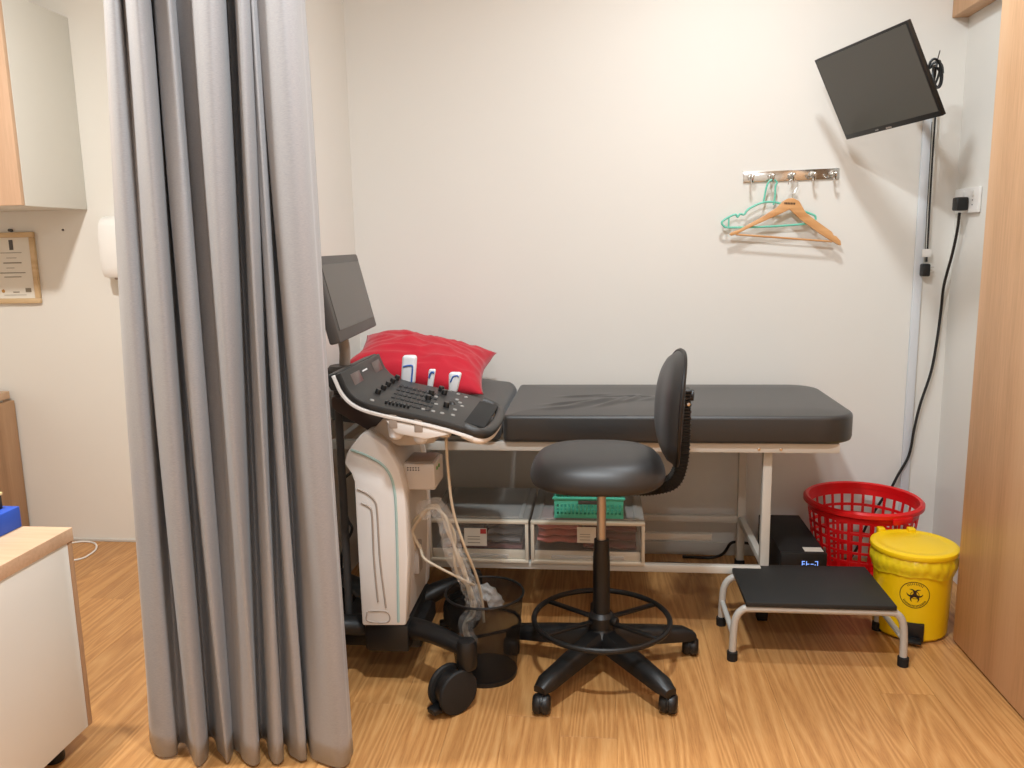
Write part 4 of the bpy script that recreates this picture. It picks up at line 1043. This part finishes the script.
# trunking and cables down the corner
ta = aty(922, 250, YW)
tz0, tz1 = .02, CEIL - .6
o = obj('wall_trunking', box(B(), 1.203, 1.235, YW - .012, YW - .001, .056, 1.79, .002), 'cond'); tag(o, 'narrow white cable trunking running down the back wall in the corner', 'trunking')
yc = YW - .028
P = [aty(a, b_, yc) for a, b_ in ((936, 100), (935, 122), (933, 150), (930, 200), (928, 240), (926.5, 262))]
t = thing('monitor_lead', 'black monitor lead with plug dangling down the trunking', 'cable', P[-1])
obj('cord', tube(B(), smoothpts(P, 6), .0036, 8), 'black', t)
P2 = [aty(a, b_, yc + .004) for a, b_ in ((932, 122), (930, 160), (927, 210), (925.5, 245), (925, 262))]
obj('thin_cord', tube(B(), smoothpts(P2, 6), .0013, 6), 'black', t)
p = aty(925, 270, yc)
obj('plug', obox(B(), p, (V(1, 0, 0), V(0, 1, 0), V(0, 0, 1)), (.014, .02, .024), .006), 'black', t)
for dz in (-.007, .009): obj('pin', box(B(), p.x + .014, p.x + .032, p.y - .002, p.y + .002, p.z + dz - .002, p.z + dz + .002), 'chrome', t)
p = aty(925, 253, yc); obj('label_tag', obox(B(), p + V(.004, -.006, 0), (V(1, 0, 0), V(0, 1, 0), V(0, 0, 1)), (.016, .003, .015), .001), 'white', t)
# socket on the right wall
t = thing('wall_socket', 'white double wall socket on the right wall by the wood panel', 'socket', (XR, 3.22, 1.42))
sy0, sy1, sz0, sz1 = 3.125, 3.325, 1.38, 1.47
pl_ = obj('plate', box(B(), XR - .012, XR - .001, sy0, sy1, sz0, sz1, .003), 'white', t)
for y in (sy0 + .045, sy0 + .12): obj('switch', box(B(), XR - .016, XR - .012, y - .006, y + .006, sz1 - .03, sz1 - .01, .001), 'white', pl_)
for dz in (.028, .045): obj('pin_hole', box(B(), XR - .0126, XR - .0118, sy0 + .043, sy0 + .05, sz0 + dz - .002, sz0 + dz + .002), 'usgrey', pl_)
pg = atx(960, 204, XR - .035)
t = thing('power_cable', 'black power cord plugged into the wall socket trailing behind the red basket', 'cable', (1.2, 3.2, 0))
obj('plug', obox(B(), V(XR - .034, pg.y, pg.z), (V(1, 0, 0), V(0, 1, 0), V(0, 0, 1)), (.021, .022, .024), .006), 'black', t)
def cordpt(px_, py_, s):   # from the socket on the right wall across to the back wall
    x = XR - .03 - .0 * s
    y = pg.y + (YW - .03 - pg.y) * s
    return aty(px_, py_, y)
P = [aty(a, b_, pg.y + (YW - .02 - pg.y) * min(1, k / 4) if k < 12 else 3.3) for k, (a, b_) in enumerate(((959.5, 213), (957, 232), (952, 255), (944, 285), (941, 310), (937, 340), (931, 372), (920, 405), (914, 430), (909, 455), (898, 475), (890, 490)))]
P += [V(P[-1].x - .03, 3.325, .25), V(P[-1].x - .08, 3.325, .15), V(P[-1].x - .12, 3.32, .04), V(P[-1].x - .17, 3.29, .008), V(.9, 3.285, .008)]
obj('cord', tube(B(), smoothpts(P, 6), .0055, 8), 'black', t)

# ------------------------------------------------------------------ hook rail and hangers
t = thing('hook_rail', 'chrome rail with five coat hooks on the back wall', 'hook rail', (.73, YW, 1.53))
ra, rb = aty(743, 177.5, YW), aty(839, 173.5, YW); rd = (rb - ra); rl = rd.length; rd.normalize(); ru = V(-rd.z, 0, rd.x)
obj('backplate', obox(B(), (ra + rb) / 2 + V(0, -.004, 0), (rd, V(0, 1, 0), ru), (rl / 2, .003, .02), .0025), 'chrome', t)
hooks = []
for k in range(5):
    p = ra + rd * (rl * (.075 + .2125 * k)); p.y = YW - .007
    hk = obj('hook', tube(B(), smoothpts([p + V(0, 0, .006), p + V(0, -.018, .0), p + V(0, -.03, -.02), p + V(0, -.042, -.024), p + V(0, -.052, -.012), p + V(0, -.054, -.002)], 5), .0042, 10), 'chrome', t)
    obj('hook_boss', lathe(B(), [(.013, 0), (.013, .004), (.009, .009), (0, .011)], p, 18, V(0, -1, 0)), 'chrome', hk)
    obj('hook_tip', lathe(B(), [(0, -.005), (.005, -.003), (.006, 0), (.005, .004), (0, .006)], p + V(0, -.054, 0), 12, V(0, -1, .4)), 'chrome', hk)
    hooks.append(p + V(0, -.037, -.0245))
# wooden hanger on the third hook
yh = hooks[2].y
hp_ = lambda a, b_, y=yh: aty(a, b_, y)
t = thing('wooden_hanger', 'wooden clothes hanger with a bar on the middle hook', 'hanger', hooks[2] + V(0, 0, -.2))
outl = [(793, 198), (799, 201), (803, 208), (806, 213), (818, 222), (832, 232), (833.5, 235.5), (836, 236), (840.5, 241), (841, 245.5), (838, 245), (820, 234), (800, 219.5), (789.5, 209.5), (778, 215), (750, 227.5), (738, 233.5), (731, 236), (729, 234), (733, 231.5), (738, 230), (760, 218), (776, 208), (783, 201), (788, 198.5)]
bm = B(); hpoly = [hp_(*q) for q in outl]
prism(bm, [(p.x, p.z) for p in hpoly], V(0, yh - .006, 0), V(1, 0, 0), V(0, 0, 1), V(0, 1, 0), .012, .003)
hb_ = obj('arms', bm, 'hwood', t, 30)
obj('trouser_bar', tube(B(), [hp_(736, 234.5), hp_(832, 241.5)], .0038, 8), 'hwood', t)
top_ = hp_(792.5, 199)
hk_ = hooks[2]
obj('hook_wire', tube(B(), smoothpts([top_, top_ + V(0, 0, .018), V(top_.x + .012, yh, hk_.z - .03), V(hk_.x + .019, yh, hk_.z - .012), V(hk_.x + .01, yh, hk_.z + .004), V(hk_.x, yh, hk_.z + .0075), V(hk_.x - .012, yh, hk_.z + .003), V(hk_.x - .018, yh, hk_.z - .012)], 5), .0018, 8), 'chrome', t)
bm = B()
for k in range(7):
    a = hp_(784.5 + k * 1.6, 203.2 + k * .06, yh - .007); box(bm, a.x, a.x + .004, yh - .0072, yh - .0061, a.z - .004, a.z + .0035)
obj('print', bm, 'ink', hb_)
# teal wire hanger on the second hook
yh2 = hooks[1].y + .006
hq = lambda a, b_: aty(a, b_, yh2)
t = thing('teal_hanger', 'teal plastic clothes hanger behind the wooden hanger', 'hanger', hooks[1] + V(0, 0, -.16))
fr_ = [(763, 202.5), (752, 207), (747, 210.5), (744, 214.5), (740, 214), (737.5, 217), (735.5, 214.5), (729, 217), (722, 222), (724, 226), (730, 227.5), (770, 226.5), (808, 223.5), (815, 220), (815, 216), (810, 213.5), (795, 208), (776, 202.5)]
obj('frame', tube(B(), smoothpts([hq(*q) for q in fr_], 4, True), .0042, 8, True), 'hangteal', t)
h2 = hooks[1]
q0 = hq(773.5, 205)
obj('hook_wire', tube(B(), smoothpts([q0, hq(775, 196), hq(775.5, 186), V(h2.x + .018, yh2, h2.z - .002), V(h2.x + .006, yh2, h2.z + .009), V(h2.x - .01, yh2, h2.z + .004), V(h2.x - .02, yh2, h2.z - .016), hq(764.5, 197), hq(763.5, 202.5)], 5), .0036, 8), 'hangteal', t)
a, c = hq(729, 217.5), hq(728.5, 226.5)
obj('side_strut', tube(B(), [a, c], .0032, 8), 'hangteal', t)
